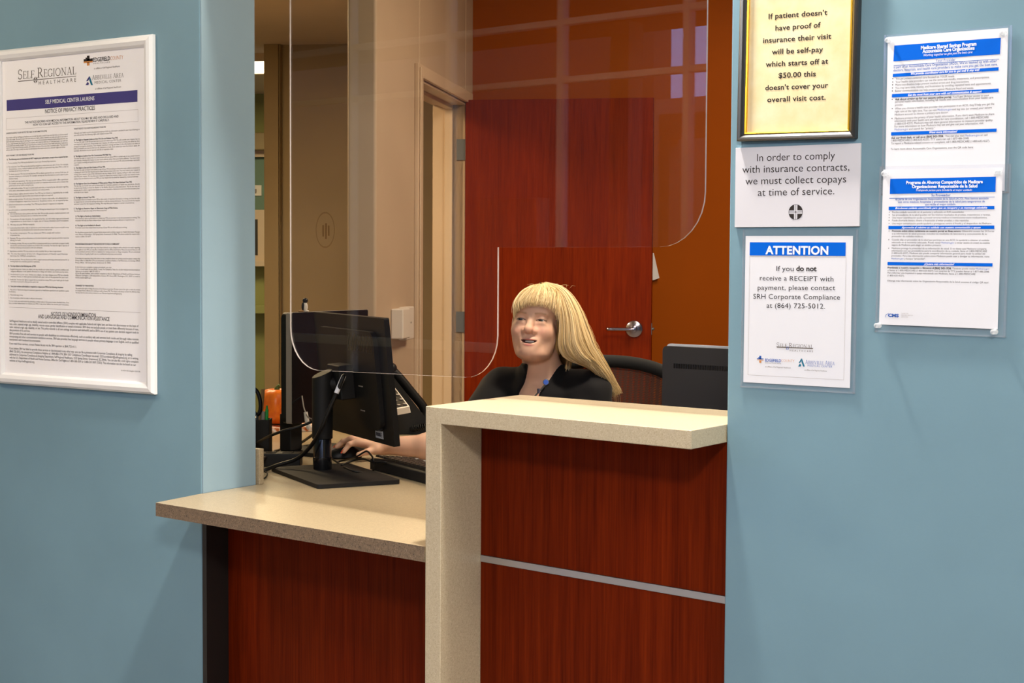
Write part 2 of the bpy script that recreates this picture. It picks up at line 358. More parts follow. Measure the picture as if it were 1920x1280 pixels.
# ------------------------------------------------------------------ far corridor wall, doorway left of it, room beyond
FZ = 9.16; F0 = P(500, 300, FZ); F1 = F0+HV*4
fa = lambda px: (hitp(px, 300, F0, HU)-F0)@HV
f0 = V3(F0[0], F0[1], 0)
a1 = fa(527)
struct(MB().obox(bp(tc+.02, -wt-.002, 2.6), -HV*5, HU*9, V3(0, 0, .3)).build('ceiling_corridor', M['ceiling']))
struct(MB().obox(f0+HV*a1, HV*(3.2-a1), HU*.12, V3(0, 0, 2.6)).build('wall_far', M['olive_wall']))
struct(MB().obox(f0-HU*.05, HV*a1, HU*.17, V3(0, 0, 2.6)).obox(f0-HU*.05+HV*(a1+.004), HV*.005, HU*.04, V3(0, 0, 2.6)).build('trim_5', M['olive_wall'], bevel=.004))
B0 = f0+HU*2.6-HV*3
struct(MB().obox(B0, HV*6, HU*.1, V3(0, 0, 2.6)).build('wall_room_beyond', M['green_wall']))
bq = lambda px, py, d=0: hitp(px, py, B0-HU*d, HU)
def slab(name, m_, px0, px1, y0, y1, d0, d1, **k):      # box on the far room's wall, standing out from d0 to d1
    a = bq(px0, y1, d1); b = bq(px1, y0, d1)
    return MB().obox(a, HV*((b-a)@HV), HU*(d1-d0), V3(0, 0, b[2]-a[2])).build(name, m_, **k)
struct(slab('wall_panel_beyond', M['teal_wall'], 455, 520, 292, 395, 0, .01))
struct(slab('trim_6', M['cream'], 455, 520, 281, 294, 0, .06)); struct(slab('trim_7', M['olive_wall'], 455, 520, 248, 281, 0, .16, bevel=.01))
sw = thing('wall_switch', bq(482, 367, .012), 'cream switch plate on the dark teal wall of the room beyond', 'switch')
slab('plate', M['white_plastic'], 466, 490, 347, 367, .01, .018, parent=sw, bevel=.002)
slab('toggle', M['grey_plastic'], 476, 480, 354, 361, .018, .03, parent=sw)
pf = thing('picture_frame', bq(470, 490, 0), 'pale framed picture with a dark image on the wall of the room beyond', 'picture')
slab('mount', M['cream'], 440, 502, 393, 489, 0, .02, parent=pf, bevel=.003); slab('picture', mat('dark_picture_print', (.05, .04, .025, 1), .4), 446, 483, 411, 478, .02, .023, parent=pf)
s1 = slab('wall_shelf', M['cream'], 440, 520, 489, 499, 0, .12, bevel=.002); tag(s1, 'upper cream wall shelf in the room beyond, right under the framed picture', 'shelf')
s2 = slab('wall_shelf', M['green_wall'], 440, 520, 573, 587, 0, .16, bevel=.002); tag(s2, 'lower yellow-green wall shelf in the room beyond', 'shelf')
# ceiling panel light of the room beyond
a = hit(462, 104, 2, 2.585); b = hit(499.5, 104, 2, 2.585); c = hit(499.5, 129, 2, 2.585); d = hit(462, 129, 2, 2.585)
lt = thing('ceiling_light', (b+c)/2*[1, 1, 0]+[0, 0, 2.56], 'bright square ceiling light in the room beyond', 'ceiling light')
LA = hit(485, 104, 2, 2.59); LB = hit(485, 128, 2, 2.59); ln = abs((LB-LA)@HU)
near = LA-HU*0
MB().obox(V3(LA[0], LA[1], 2.56)-HV*.55, HV*.6, HU*ln, V3(0, 0, .012)).build('diffuser', emit('lit_diffuser', (1, .86, .55, 1), 9), lt)
m = MB(); o_ = V3(LA[0], LA[1], 2.555)-HV*.57-HU*.02
m.obox(o_, HV*.64, HU*.02, V3(0, 0, .045)).obox(o_+HU*(ln+.02), HV*.64, HU*.02, V3(0, 0, .045)).obox(o_, HV*.02, HU*(ln+.04), V3(0, 0, .045)).obox(o_+HV*.62, HV*.02, HU*(ln+.04), V3(0, 0, .045))
m.build('frame', M['cream'], lt)
# outer envelope of the staff room
struct(MB().box(3.2, 3.3, .2, 12, 0, 2.95).build('wall_staff_right', M['beige_wall']))
struct(MB().box(-9.4, -9.3, .43, 12, 0, 2.95).build('wall_staff_left', M['olive_wall']))
# white two-part wall device
da, db = bw(733, 575), bw(750, 635)
WD = thing('wall_intercom', bp((db-HB)@HU, 0, db[2]), 'white two-part wall phone unit on the beige wall above the desk', 'wall phone')
t0, t1, t2 = along(733), along(747.5), along(762)
z0, z1 = bw(740, 634)[2], bw(740, 578)[2]
MB().obox(bp(t0, 0, z0), HU*(t1-t0-.006), HV*.05, V3(0, 0, z1-z0)).build('handset_cradle', M['white_plastic'], WD, bevel=.006, seg=3)
z0, z1 = bw(755, 636)[2], bw(755, 574.5)[2]
MB().obox(bp(t1-.004, 0, z0), HU*(t2-t1), HV*.035, V3(0, 0, z1-z0)).build('body', M['white_plastic'], WD, bevel=.006, seg=3)
MB().lathe([(0, 0), (.004, 0), (.004, .003), (0, .003)], bp((t1+t2)/2, .034, z1-(z1-z0)*.48), HV, 10).build('button', M['grey_plastic'], WD)

# ================================================================== reception counter
ZD, ZT = .762, 1.067
L_ = hit(291.7, 942, 2, ZD); S_ = hit(793, 1023.8, 2, ZD); FL = hit(798, 761, 2, ZT); FR_ = hit(1296.3, 806.6, 2, ZT)
BL_ = hit(972.2, 739.5, 2, ZT); BR_ = hit(1364.7, 769, 2, ZT)
SX0 = FL[0]; SX1 = SX0+.046; SLP = (FR_[1]-FL[1])/(FR_[0]-FL[0])
fy = lambda x: FL[1]+SLP*(x-FL[0])                  # front line of the high counter
by = lambda x: BL_[1]+(BR_[1]-BL_[1])/(BR_[0]-BL_[0])*(x-BL_[0])
PE = hit(902, 850, 0, SX1)[1]                        # panel's face where it meets the slab
py = lambda x: PE-.121*(x-SX1)
rd = thing('reception_counter', (-1.72, .1, 0), 'high counter with pale stone waterfall end over a cherry panel with metal strip', 'counter')
tk = .036
TX1 = RJ-.001
lp = [(SX0, 0), (SX1, 0), (SX1, ZT-tk), (TX1, ZT-tk), (TX1, ZT), (SX0, ZT)]; m = MB()      # top and waterfall end in one mitred piece
vs = [(x, fy(x), z) for x, z in lp]+[(x, by(x), z) for x, z in lp]
m.add(vs, [(0, 1, 2, 3, 4, 5), (11, 10, 9, 8, 7, 6)]+[(i, i+6, (i+1) % 6+6, (i+1) % 6) for i in range(6)]); m.build('waterfall_top', M['quartz'], rd, bevel=.002)
zs0, zs1 = hitp(902, 1052, (SX1, PE, 0), V3(math.sin(.1204), math.cos(.1204), 0))[2], hitp(902, 1040, (SX1, PE, 0), V3(math.sin(.1204), math.cos(.1204), 0))[2]
def panel(x0, x1, f, z0, z1, t=.02): return MB().prism([(x0, f(x0)), (x1, f(x1)), (x1, f(x1)+t), (x0, f(x0)+t)], z0, z1)
panel(SX1+.001, TX1-.001, py, .0, zs0-.001).build('lower_panel', M['cherry'], rd)
panel(SX1+.001, TX1-.001, py, zs1+.001, ZT-tk-.001).build('upper_panel', M['cherry'], rd)
panel(SX1+.001, TX1-.001, lambda x: py(x)-.002, zs0, zs1, .02).build('metal_strip', M['metal'], rd)
dk = thing('reception_desk', (-2.6, .4, 0), 'low desk with flecked tan stone worktop and cherry front panel, left of the high counter', 'desk')
dy = lambda x: L_[1]+(S_[1]-L_[1])/(S_[0]-L_[0])*(x-L_[0])
E_ = .004
top = [(L_[0], dy(L_[0])), (SX0-E_, dy(SX0)), (SX0-E_, by(SX0)+E_), (SX1+E_, by(SX1)+E_), (SX1+E_, py(SX1)+.026), (TX1-.004, py(TX1)+.026), (TX1-.004, .86), (-2.42, .98), (-2.86, 1.17), (-2.98, 1.85), (-4.35, 1.85), (-4.35, LY1+.004), (LJ+.006, LY1+.004), (LJ+.006, LY0-.004), (L_[0]-.02, LY0-.004)]
o = MB().prism(top, ZD-.034, ZD)
# the front edge shows the darker flecked core
for i, f in enumerate(o.f):
    c = np.mean([o.v[j] for j in f], axis=0)
    nv = np.cross(np.array(o.v[f[1]])-o.v[f[0]], np.array(o.v[f[2]])-o.v[f[1]])
    if len(f) == 4 and abs(nv[2]) < 1e-9 and c[1] < .1: o.m[i] = 1
o.build('worktop', [M['quartz_desk'], M['quartz_edge']], dk, bevel=.002)
jy = hit(420, 995, 0, LJ)[1]
dp = lambda x: jy-.125*(x-LJ)
panel(LJ+.018, SX0-.002, dp, 0, ZD-.035).build('front_panel', M['cherry'], dk)
MB().box(LJ+.001, LJ+.016, LY0+.001, jy+.02, 0, ZD-.036).build('filler_strip', M['dark'], dk)
MB().box(-4.35, LJ+.012, LY1+.005, LY1+.022, ZD+.0005, ZD+.098).build('splash_back', M['quartz_desk'], dk, bevel=.001)
for x, y in ((-4.3, .55), (-4.3, 1.78), (-3.05, 1.78), (-1.45, .72)):
    MB().box(x, x+.05, y, y+.05, 0, ZD-.036).build('leg', M['dark'], dk)
# ================================================================== lettering
_fc = bpy.data.curves.new('lettering_source', 'FONT'); _fo = bpy.data.objects.new('lettering_source', _fc); COL.objects.link(_fo)
def glyphs(s, bold=0, res=2, sp=1, it=0):
    _fc.body = s; _fc.offset = bold; _fc.resolution_u = res; _fc.space_character = sp; _fc.shear = it; _fc.size = 1
    dg = bpy.context.evaluated_depsgraph_get(); e = _fo.evaluated_get(dg); me = e.to_mesh()
    v = np.empty(len(me.vertices)*3); me.vertices.foreach_get('co', v); f = [tuple(p.vertices) for p in me.polygons]
    e.to_mesh_clear(); return v.reshape(-1, 3)[:, :2], f
CAPH = glyphs('H')[0][:, 1].max()
# thin serif capitals for the logotypes: strokes (x0,y0,x1,y1,w) on a unit cap height, arcs (cx,cy,rx,ry,a0,a1,w)
_T, _t = .095, .045
SERIF = {
 'E': (.56, [(.14, 0, .14, 1, _T), (.02, .02, .54, .02, _t), (.02, .98, .52, .98, _t), (.14, .52, .42, .52, _t), (.54, 0, .54, .22, _t), (.52, .80, .52, 1, _t), (.42, .42, .42, .62, _t)], []),
 'L': (.54, [(.14, 0, .14, 1, _T), (.02, .02, .52, .02, _t), (.02, .98, .28, .98, _t), (.52, 0, .52, .24, _t)], []),
 'F': (.54, [(.14, 0, .14, 1, _T), (.02, .02, .28, .02, _t), (.02, .98, .52, .98, _t), (.14, .50, .42, .50, _t), (.52, .78, .52, 1, _t), (.42, .40, .42, .60, _t)], []),
 'R': (.68, [(.14, 0, .14, 1, _T), (.02, .02, .28, .02, _t), (.02, .98, .30, .98, _t), (.30, .48, .62, .02, _T), (.56, .02, .70, .02, _t), (.14, .48, .30, .48, _t)], [(.30, .73, .22, .25, -90, 90, .08)]),
 'G': (.74, [(.66, .06, .66, .40, _T), (.54, .40, .78, .40, _t), (.66, .74, .66, .98, _t)], [(.40, .5, .34, .49, 40, 320, .085)]),
 'I': (.28, [(.14, 0, .14, 1, _T), (.02, .02, .26, .02, _t), (.02, .98, .26, .98, _t)], []),
 'O': (.80, [], [(.40, .5, .35, .49, 0, 360, .085)]),
 'N': (.80, [(.14, 0, .14, 1, _t), (.12, 1, .66, 0, _T), (.66, 0, .66, 1, _t), (.02, .02, .26, .02, _t), (.54, .98, .78, .98, _t), (.02, .98, .14, .98, _t)], []),
 'A': (.74, [(.10, 0, .37, 1, _t), (.37, 1, .64, 0, _T), (.19, .34, .55, .34, _t), (.0, .02, .22, .02, _t), (.52, .02, .76, .02, _t)], []),
 'S': (.54, [(.46, .74, .46, .98, _t), (.07, .02, .07, .26, _t)], [(.27, .74, .20, .25, 30, 270, .07), (.27, .26, .20, .25, -150, 90, .08)]),
 'B': (.62, [(.14, 0, .14, 1, _T), (.02, .02, .32, .02, _t), (.02, .98, .30, .98, _t), (.14, .52, .3, .52, _t)], [(.30, .75, .20, .23, -90, 90, .08), (.32, .27, .24, .25, -90, 90, .08)]),
 'V': (.74, [(.08, 1, .37, 0, _T), (.37, 0, .66, 1, _t), (.0, .98, .22, .98, _t), (.54, .98, .76, .98, _t)], [])}
def serif(s, caps):      # caps: relative heights per letter
    v, f, x = [], [], 0
    def quad(a, b, w):
        d = b-a; n = np.array([-d[1], d[0]])/max(1e-6, np.hypot(*d))*w/2; k = len(v); v.extend([a-n, b-n, b+n, a+n]); f.append((k, k+1, k+2, k+3))
    for ch, h in zip(s, caps):
        if ch == ' ': x += .38; continue
        w, st, ar = SERIF[ch]; o = np.array([x, 0])
        for x0, y0, x1, y1, t in st: quad(o+np.array([x0, y0])*h, o+np.array([x1, y1])*h, t*h)
        for cx, cy, rx, ry, a0, a1, t in ar:
            n = max(4, int(abs(a1-a0)/22)); A = np.radians(np.linspace(a0, a1, n+1)); q = [o+np.array([cx+rx*math.cos(a), cy+ry*math.sin(a)])*h for a in A]
            for i in range(n): quad(q[i], q[i+1], t*h)
        x += (w+.07)*h
    return np.array(v), f
class Sheet:
    """Printing on a sheet lying in a plane Y = y (facing -Y): pixels of a zoomed crop give places on the sheet."""
    def __init__(s, y, ox, oy, sc, rot=0): s.y, s.ox, s.oy, s.sc, s.rot = y, ox, oy, sc, rot; s.mb = {}; s.name = 'printed_text'
    def sec(s, name): s.name = name; return s
    def at(s, cx, cy): return hit(s.ox+cx/s.sc, s.oy+cy/s.sc, 1, s.y)
    def put(s, v, f, key, o, sx, sz, rot=None):
        r = s.rot if rot is None else rot; c, k = math.cos(r), math.sin(r); b = s.mb.setdefault(s.name, ([], [], [], [])); n = len(b[0]); b[3].append(key) if key not in b[3] else None; b[2].extend([b[3].index(key)]*len(f))
        for x, z in v: b[0].append((o[0]+c*x*sx-k*z*sz, s.y-(.0009 if key == 'white_ink' else .0004), o[2]+k*x*sx+c*z*sz))
        b[1].extend([tuple(i+n for i in q) for q in f])
    def line(s, x0, y0, x1, cap, txt, key='ink', bold=0, it=0, sp=1, y1=None, res=2, dx=0):
        v, f = glyphs(txt, bold, res, sp, it)
        if not len(v): return
        a = s.at(x0, y0); b = s.at(x1, y0 if y1 is None else y1); rot = None
        if y1 is not None: rot = math.atan2(b[2]-a[2], b[0]-a[0])
        wd = math.hypot(b[0]-a[0], (b[2]-a[2]) if y1 is not None else 0); h = s.at(x0, y0-cap)[2]-a[2]
        v = v-np.array([v[:, 0].min(), 0]); s.put(v, f, key, a, wd/v[:, 0].max(), h/CAPH, rot)
    def serif(s, x0, y0, x1, cap, txt, caps, key):
        v, f = serif(txt, caps); a = s.at(x0, y0); b = s.at(x1, y0); h = s.at(x0, y0-cap)[2]-a[2]
        v = v-np.array([v[:, 0].min(), 0]); s.put(v, f, key, a, (b[0]-a[0])/v[:, 0].max(), h)
    def rect(s, x0, y0, x1, y1, key, sub=0):      # sheet-aligned block from its upper-left and lower-right crop corners
        a = s.at(x0, y0); b = s.at(x1, y1); c, k = math.cos(s.rot), math.sin(s.rot); d = b-a; w = c*d[0]+k*d[2]; h = -k*d[0]+c*d[2]
        s.put([(0, 0), (w, 0), (w, h), (0, h)], [(3, 2, 1, 0)], key, a, 1, 1); 
    def frame(s, x0, y0, x1, y1, t, key):
        a = s.at(x0, y0); b = s.at(x1, y1); d = b-a; c, k = math.cos(s.rot), math.sin(s.rot); w = c*d[0]+k*d[2]; h = -k*d[0]+c*d[2]
        v = [(0, 0), (w, 0), (w, h), (0, h), (t, -t), (w-t, -t), (w-t, h+t), (t, h+t)]
        s.put(v, [(0, 4, 5, 1), (1, 5, 6, 2), (2, 6, 7, 3), (3, 7, 4, 0)], key, a, 1, 1)
    def poly(s, pts, key):
        a = s.at(*pts[0]); q = [(p[0]-a[0], p[2]-a[2]) for p in (s.at(*p) for p in pts)]; s.put(q, [tuple(range(len(q)))], key, a, 1, 1, 0)
    def emblem(s, cx, cy, r, key, thick=True):   # round emblem: four dark quarters around a pale cross with a fine inner line
        o = s.at(cx, cy); R_ = abs(s.at(cx, cy-r)[2]-o[2]); v, f = [], []
        def pg(p): k = len(v); v.extend(p); f.append(tuple(range(k, k+len(p))))
        g = .24
        for q in range(4):
            a0 = q*90; an = np.radians(np.linspace(a0+math.degrees(math.asin(g)), a0+90-math.degrees(math.asin(g)), 8))
            ca, sa = math.cos(math.radians(a0+45)), math.sin(math.radians(a0+45)); k = g*math.sqrt(2)
            pg([(k*ca, k*sa)]+[(math.cos(a), math.sin(a)) for a in an])
        if thick:
            for q in range(24):
                a, b = q*PI/12, (q+1)*PI/12; pg([(math.cos(a), math.sin(a)), (math.cos(b), math.sin(b)), (.95*math.cos(b), .95*math.sin(b)), (.95*math.cos(a), .95*math.sin(a))])
            t = .025
            pg([(-.95, -t), (.95, -t), (.95, t), (-.95, t)]); pg([(-t, -.95), (t, -.95), (t, .95), (-t, .95)])
            pg([(.1*math.cos(a), .1*math.sin(a)) for a in np.linspace(0, 2*PI, 9)[:-1]])
        s.put(v, f, key, o, R_, R_)
    def build(s, parent):
        for nm_, (v, f, mi, keys) in s.mb.items(): build(nm_, v, f, [M[k] for k in keys], parent, mi=mi)
def plate(pts, y, t, name, m_, parent=None, **k):   # thin plate in the wall's plane: (x,z) outline, face at y, thickness t towards the wall
    return MB().extrude([(p[0], y, p[2]) for p in pts], (0, t, 0)).build(name, m_, parent, **k)

# ------------------------------------------------------------------ tall framed notice on the left wall
py0 = LY0-.016
A0, A1, A2, A3 = hit(282.6, 63.9, 1, py0), hit(288.2, 740.3, 1, py0), hit(0, 93.4, 1, py0), hit(0, 717.8, 1, py0)
xr = (A0[0]+A1[0])/2; zt_, zb_ = (A0[2]+A2[2])/2, (A1[2]+A3[2])/2; xl = xr-.655; fw = .031
nt = thing('framed_notice', ((xl+xr)/2, LY0, zb_), 'tall white framed privacy practices notice on the blue wall left of the counter', 'framed notice')
prof = [(0, 0), (0, -.010), (.006, -.018), (.016, -.020), (.026, -.016), (fw, -.008), (fw, 0)]
m = MB()
cs = [(xl, zb_, 1, 1), (xr, zb_, -1, 1), (xr, zt_, -1, -1), (xl, zt_, 1, -1)]
vs = [(x+sx*d, LY0-.001+h, z+sz*d) for x, z, sx, sz in cs for d, h in prof]; n = len(prof)
m.add(vs, [(i*n+j, i*n+(j+1) % n, ((i+1) % 4)*n+(j+1) % n, ((i+1) % 4)*n+j) for i in range(4) for j in range(n)])
m.build('frame', M['white_frame'], nt)
ys = LY0-.006
MB().box(xl+fw-.004, xr-fw+.004, ys, LY0-.001, zb_+fw-.004, zt_-fw+.004).build('sheet', M['poster_paper'], nt)
q = Sheet(ys, 0, 40, 3.5567)
B = 1280   # second crop starts 360 px lower
q.sec('hospital_logo'); q.serif(122, 387, 508, 50, 'SELF REGIONAL', [1.28, 1, 1, 1, 1, 1.28, 1, 1, 1, 1, 1, 1, 1], 'ink_grey')
q.poly([(121, 398), (508, 363), (508, 367), (121, 403)], 'ink_grey'); q.emblem(237, 391, 20, 'ink_grey')
q.line(259, 423, 508, 24, 'HEALTHCARE', 'ink_grey', sp=1.7)
def crosslogo(q, cx, cy, r, dk='ink'):
    q.rect(cx-r*.28, cy-r, cx+r*.28, cy-.05*r, dk); q.rect(cx-r*.95, cy-r*.30, cx+r*.95, cy+r*.02, dk); q.rect(cx-r*.55, cy-r*.62, cx-r*.28, cy-r*.3, dk)
    q.rect(cx-r*.95, cy+r*.10, cx+r*.95, cy+r*.34, 'orange_ink'); q.rect(cx-r*.28, cy+r*.34, cx+r*.28, cy+r*1.0, 'orange_ink')
def alogo(q, cx, cy, h, k1='teal_ink', k2='teal_ink'):
    q.poly([(cx-h*.36, cy+h*.05), (cx-h*.02, cy-h*.5), (cx+h*.06, cy-h*.5), (cx+h*.02, cy-h*.22), (cx-h*.18, cy+h*.05)], k1)
    q.poly([(cx+h*.07, cy-h*.5), (cx+h*.42, cy+h*.5), (cx+h*.2, cy+h*.5), (cx-h*.0, cy-h*.08)], k2)
    q.poly([(cx-h*.42, cy+h*.5), (cx-h*.22, cy+h*.14), (cx-h*.03, cy+h*.28), (cx-h*.1, cy+h*.5)], k1)
q.sec('county_logo'); crosslogo(q, 589, 262, 32)
q.line(622, 270, 735, 26, 'EDGEFIELD', bold=.02); q.line(737, 259, 822, 25, 'COUNTY', 'orange_ink', bold=-.01); q.line(624, 286, 733, 9, 'HEALTHCARE', 'ink_grey', sp=1.5)
q.line(627, 320, 800, 11, 'an affiliate of Self Regional Healthcare', 'ink_grey', it=.3)
q.sec('medical_center_logo'); alogo(q, 596, 396, 58, 'navy', 'teal_ink'); q.serif(614, 390, 825, 27, 'ABBEVILLE AREA', [1.15]+[1]*9+[1.15]+[1]*3, 'ink_grey'); q.line(632, 417, 808, 17, 'MEDICAL CENTER', 'ink_grey', sp=1.3)
q.line(635, 455, 808, 11, 'an affiliate of Self Regional Healthcare', 'ink_grey', it=.3)
q.sec('title_band'); q.poly([(45, 525), (917, 458), (917, 536), (46, 598)], 'navy')
q.line(304, 550, 631, 25, 'SELF MEDICAL CENTER LAURENS', 'white_ink', bold=.006); q.sec('notice_heading'); q.line(302, 613, 634, 26, 'NOTICE OF PRIVACY PRACTICES', bold=.006)
q.sec('boxed_statement'); a, b = q.at(42, 648), q.at(922, 668); q.put([(0, 0), (b[0]-a[0], 0), (b[0]-a[0], b[2]-a[2]), (0, b[2]-a[2]), (.0006, -.0006), (b[0]-a[0]-.0006, -.0006), (b[0]-a[0]-.0006, b[2]-a[2]+.0006), (.0006, b[2]-a[2]+.0006)], [(0, 4, 5, 1), (1, 5, 6, 2), (2, 6, 7, 3), (3, 7, 4, 0)], 'ink_lt', a, 1, 1)
q.line(166, 681, 791, 14, 'THIS NOTICE DESCRIBES HOW MEDICAL INFORMATION ABOUT YOU MAY BE USED AND DISCLOSED AND', bold=.005)
q.line(222, 697, 729, 14, 'HOW YOU CAN GET ACCESS TO THIS INFORMATION. PLEASE REVIEW IT CAREFULLY.', bold=.005)
def para(q, x0, x1, y, dy, cap, lines, ind=0, key='ink_grey', bold=0):   # lines: text or (text, fraction of the width)
    mx = max(len(t[0] if isinstance(t, tuple) else t) for t in lines)
    for i, t in enumerate(lines):
        fr = 1.0
        if isinstance(t, tuple): t, fr = t
        elif len(t) < .8*mx: fr = len(t)/mx
        q.line(x0+(ind if i else 0), y+i*dy, x0+(x1-x0)*fr, cap, t, key, bold=bold)
q.sec('left_column_text'); q.line(42, 752, 313, 10, 'UNDERSTANDING YOUR PROTECTED HEALTH INFORMATION (PHI)', bold=.005)
para(q, 42, 452, 781, 13.6, 10, ['If you receive a bill from Self Regional Healthcare your provider has made a record of your visit. Each time you visit us a record', 'of your visit is made. This record contains information about your health condition, treatment, test results and a plan for your care or', 'health information serves as a basis for planning your care, a means of communication among the health professionals who care', 'for you, a legal document describing the care you received, and a means by which you or a third-party payer can verify that', 'services billed were actually provided. We are required by law to maintain the privacy of your health information, to give you a', 'notice of our legal duties and privacy practices, and to follow the terms of the notice that is currently in effect. This notice will', ('tell you about the ways in which we may use and disclose information about you, and your rights and duties', .96)])
q.line(42, 901, 226, 10, 'HOW WE MAY USE AND RELEASE YOUR PHI', bold=.005)
q.line(46, 926, 454, 10, 'A.  The following uses and disclosures do NOT require your authorization, except where required by law:', bold=.02)
items = [
 (950, ['1.  To the individual. Your PHI may be disclosed to you or your Personal Representative.'], .80),
 (975, ['2.  For treatment. Your PHI may be discussed by caregivers to determine your plan of care. For example,', 'the physicians, nurses, medical students and other health care personnel may share PHI in order to', 'coordinate the services you may need.'], 1),
 (1025, ['3.  To obtain payment. We may use and disclose PHI to obtain payment for our services from you, an', 'insurance company or a third party. For example, we may use the information to send a claim to your', 'insurance company.'], 1),
 (1072, ['4.  For health care operations. We may use and disclose PHI for hospital and/or office operations.', 'For example, we may use the information to review our treatment and services and to evaluate the', 'performance of our staff in caring for you.'], 1),
 (1119, ['5.  For public health activities. We report to public health authorities, as required by law, information regarding', 'births, deaths, various diseases, reactions to medications and medical products.'], 1),
 (1156, ['6.  Victims of abuse, neglect, domestic violence. Your PHI may be released, as required by law, to notify', 'state and/or government agencies when cases of abuse and neglect are suspected.'], 1),
 (1192, ['7.  Health oversight activities. We will release information for federal or state audits, civil, administrative or', 'criminal investigations, inspections, licensure or disciplinary actions, etc. as required by law.'], 1),
 (1227, ['8.  Judicial and administrative proceedings. Your PHI may be released in response to a subpoena', 'or court order.'], .92),
 (1262, ['9.  Law enforcement or national security purposes. Your PHI may be released as part of an investigation by', 'law enforcement.'], 1)]
itemsB = [(8, ['10.  Uses and disclosures about patients who have died. We provide coroners, medical examiners and', 'funeral directors information about an individual who has died.'], 1), (44, ['11.  For purposes of organ donation. As required by law, we will notify organ procurement', 'organizations to assist them in organ, eye or tissue donation and transplants.'], 1), (80, ['12.  We may use your PHI for research.'], .44),
 (101, ['13.  To avoid a serious threat to health or safety. As required by law, to avoid a threat to health or safety of a person or the public, we may', 'release limited information to law enforcement personnel or persons able to prevent or lessen such harm.'], 1), (136, ['14.  For workers compensation. We may release your PHI to comply with workers', 'compensation laws.'], .86), (170, ['15.  Marketing. We may send you information on the latest treatment, support groups and other resources', 'affecting your health.'], 1),
 (205, ['16.  Fundraising activities. We may use your PHI to communicate with you to raise funds to support health', 'care services and educational programs we provide to the community. You have the right to opt out of', 'receiving fundraising communications with each solicitation.'], 1), (256, ['17.  Appointment reminders. We may contact you with a reminder that you have an appointment.'], .88), (274, ['18.  To the Secretary of the U.S. Department of Health and Human', 'Services for HIPAA compliance.'], .98),
 (311, ['19.  Business associates. We may disclose your PHI to support persons performing contracted services for us', 'involving health care, treatment, payment or operations.'], 1)]
for y, ls, fr in items: para(q, 46, 46+410*fr, y, 14.2, 9.5, ls, 15)
for y, ls, fr in itemsB: para(q, 52, 52+408*fr, B+y, 14.0, 9.5, ls, 17)
q.line(57, B+355, 240, 10, 'B.  You may object to the following uses of PHI:', bold=.02)
for y, ls, fr in [(376, ['1.  Hospital directories. Unless you object, we may include your name, location, general condition and', 'religious affiliation in our patient directory so clergy and visitors can locate you by name.'], 1), (411, ['2.  Involvement in your care. Unless you object, we may release your PHI to a family', 'member, friend, or other person involved with your care or the payment for your care.'], 1), (445, ['3.  Health plan. You have the right to request that we not disclose certain PHI to your health plan for health', 'care items or services for which you have paid in full.'], 1)]: para(q, 57, 57+400*fr, B+y, 14.0, 9.5, ls, 16)
q.line(57, B+490, 423, 10, 'C.  Your prior written authorization is required to release your PHI in the following situations:', bold=.02)
for y, ls, fr in [(512, ['1.  Any uses or disclosures beyond treatment, payment or healthcare operations not specified in parts', 'A & B above.'], 1), (547, ['2.  Psychotherapy notes.'], .24), (567, ['3.  Any circumstance where we seek to sell your information.'], .56), (588, ['You may revoke your authorization by submitting a written notice to the privacy contact identified below. If we', 'have a written authorization to release your PHI, it may occur before we receive your revocation.'], 1)]: para(q, 58, 58+402*fr, B+y, 14.0, 9.5, ls, 2)
q.sec('right_column_text'); q.line(494, 722, 706, 10, 'WHAT RIGHTS YOU HAVE REGARDING YOUR PHI', bold=.005)
RX = [(750, ['Although your health record is the physical property of Self, the information contained in your record belongs to', ('you, and you have the following rights with respect to your PHI:', .58)]),
 (797, ['A. The Right to Request Limits on How We Use and Release Your PHI.', 'You have the right to ask that we limit how we use and release your PHI. We will consider your request, but are', 'not required to agree to it. If we accept your request, we will put any limits in writing and abide by them', 'except in emergency situations. Your request must be in writing and state (1) the information you want to', 'limit; (2) whether you want to limit our use, disclosure or both; (3) to whom you want the limits to apply, for', ('example, disclosures to your spouse; and (4) an expiration date.', .6)]),
 (905, ['B. The Right to Confirm How We Communicate PHI With You.', 'You have the right to request that we communicate with you about PHI in a certain way or at a certain location', '(for example, sending information to your work address rather than your home address). You must make', 'your request in writing and specify how and where you wish to be contacted. We will accommodate reasonable', ('requests.', .08)]),
 (983, ['C. The Right to See and Get Copies of Your PHI.', 'You have the right to inspect and receive a copy of your PHI (including an electronic copy), which is contained in', 'a designated record set that may be used to make decisions about your care. You must submit your request in', 'writing. If you request a copy of this information, we may charge a fee for copying, mailing or other costs associ-', 'ated with your request. We may deny your request to inspect and receive a copy in certain very limited circum-', ('stances. If you are denied access to your PHI, you may request that the denial be reviewed by a licensed individual.', .98)]),
 (1088, ['D. The Right to Get a List of Instances of When and to Whom We Have Disclosed Your PHI.', 'This list may not include uses such as those made for treatment, payment, or health care operations, directly', 'to you, to your family, or those for disaster or law facility, directory as described above. This list also may not', 'include uses for which a signed authorization has been received or disclosures made more than six years prior', ('to the date of your request.', .22)]),
 (1180, ['E. The Right to Amend Your PHI.', 'If you believe there is a mistake in your PHI or that a piece of important information is missing, you have the right', 'to request that we correct the existing information or add the missing information. You must provide the request', ('and your reason for the request in writing. We may deny your request in certain circumstances.', .92)]),
 (1254, ['F. The Right to Receive a Paper or Electronic Copy of This Notice.', ('You may ask us to give you a copy of this Notice at any time.', .5)])]
for y, ls in RX:
    for i, t in enumerate(ls):
        fr = 1.0
        if isinstance(t, tuple): t, fr = t
        hd = i == 0 and t[1] == '.'
        q.line(494, y+i*14.2, 494+(438*fr if not hd else len(t)*4.45), 10 if hd else 9.5, t, 'ink' if hd else 'ink_grey', bold=.02 if hd else 0)
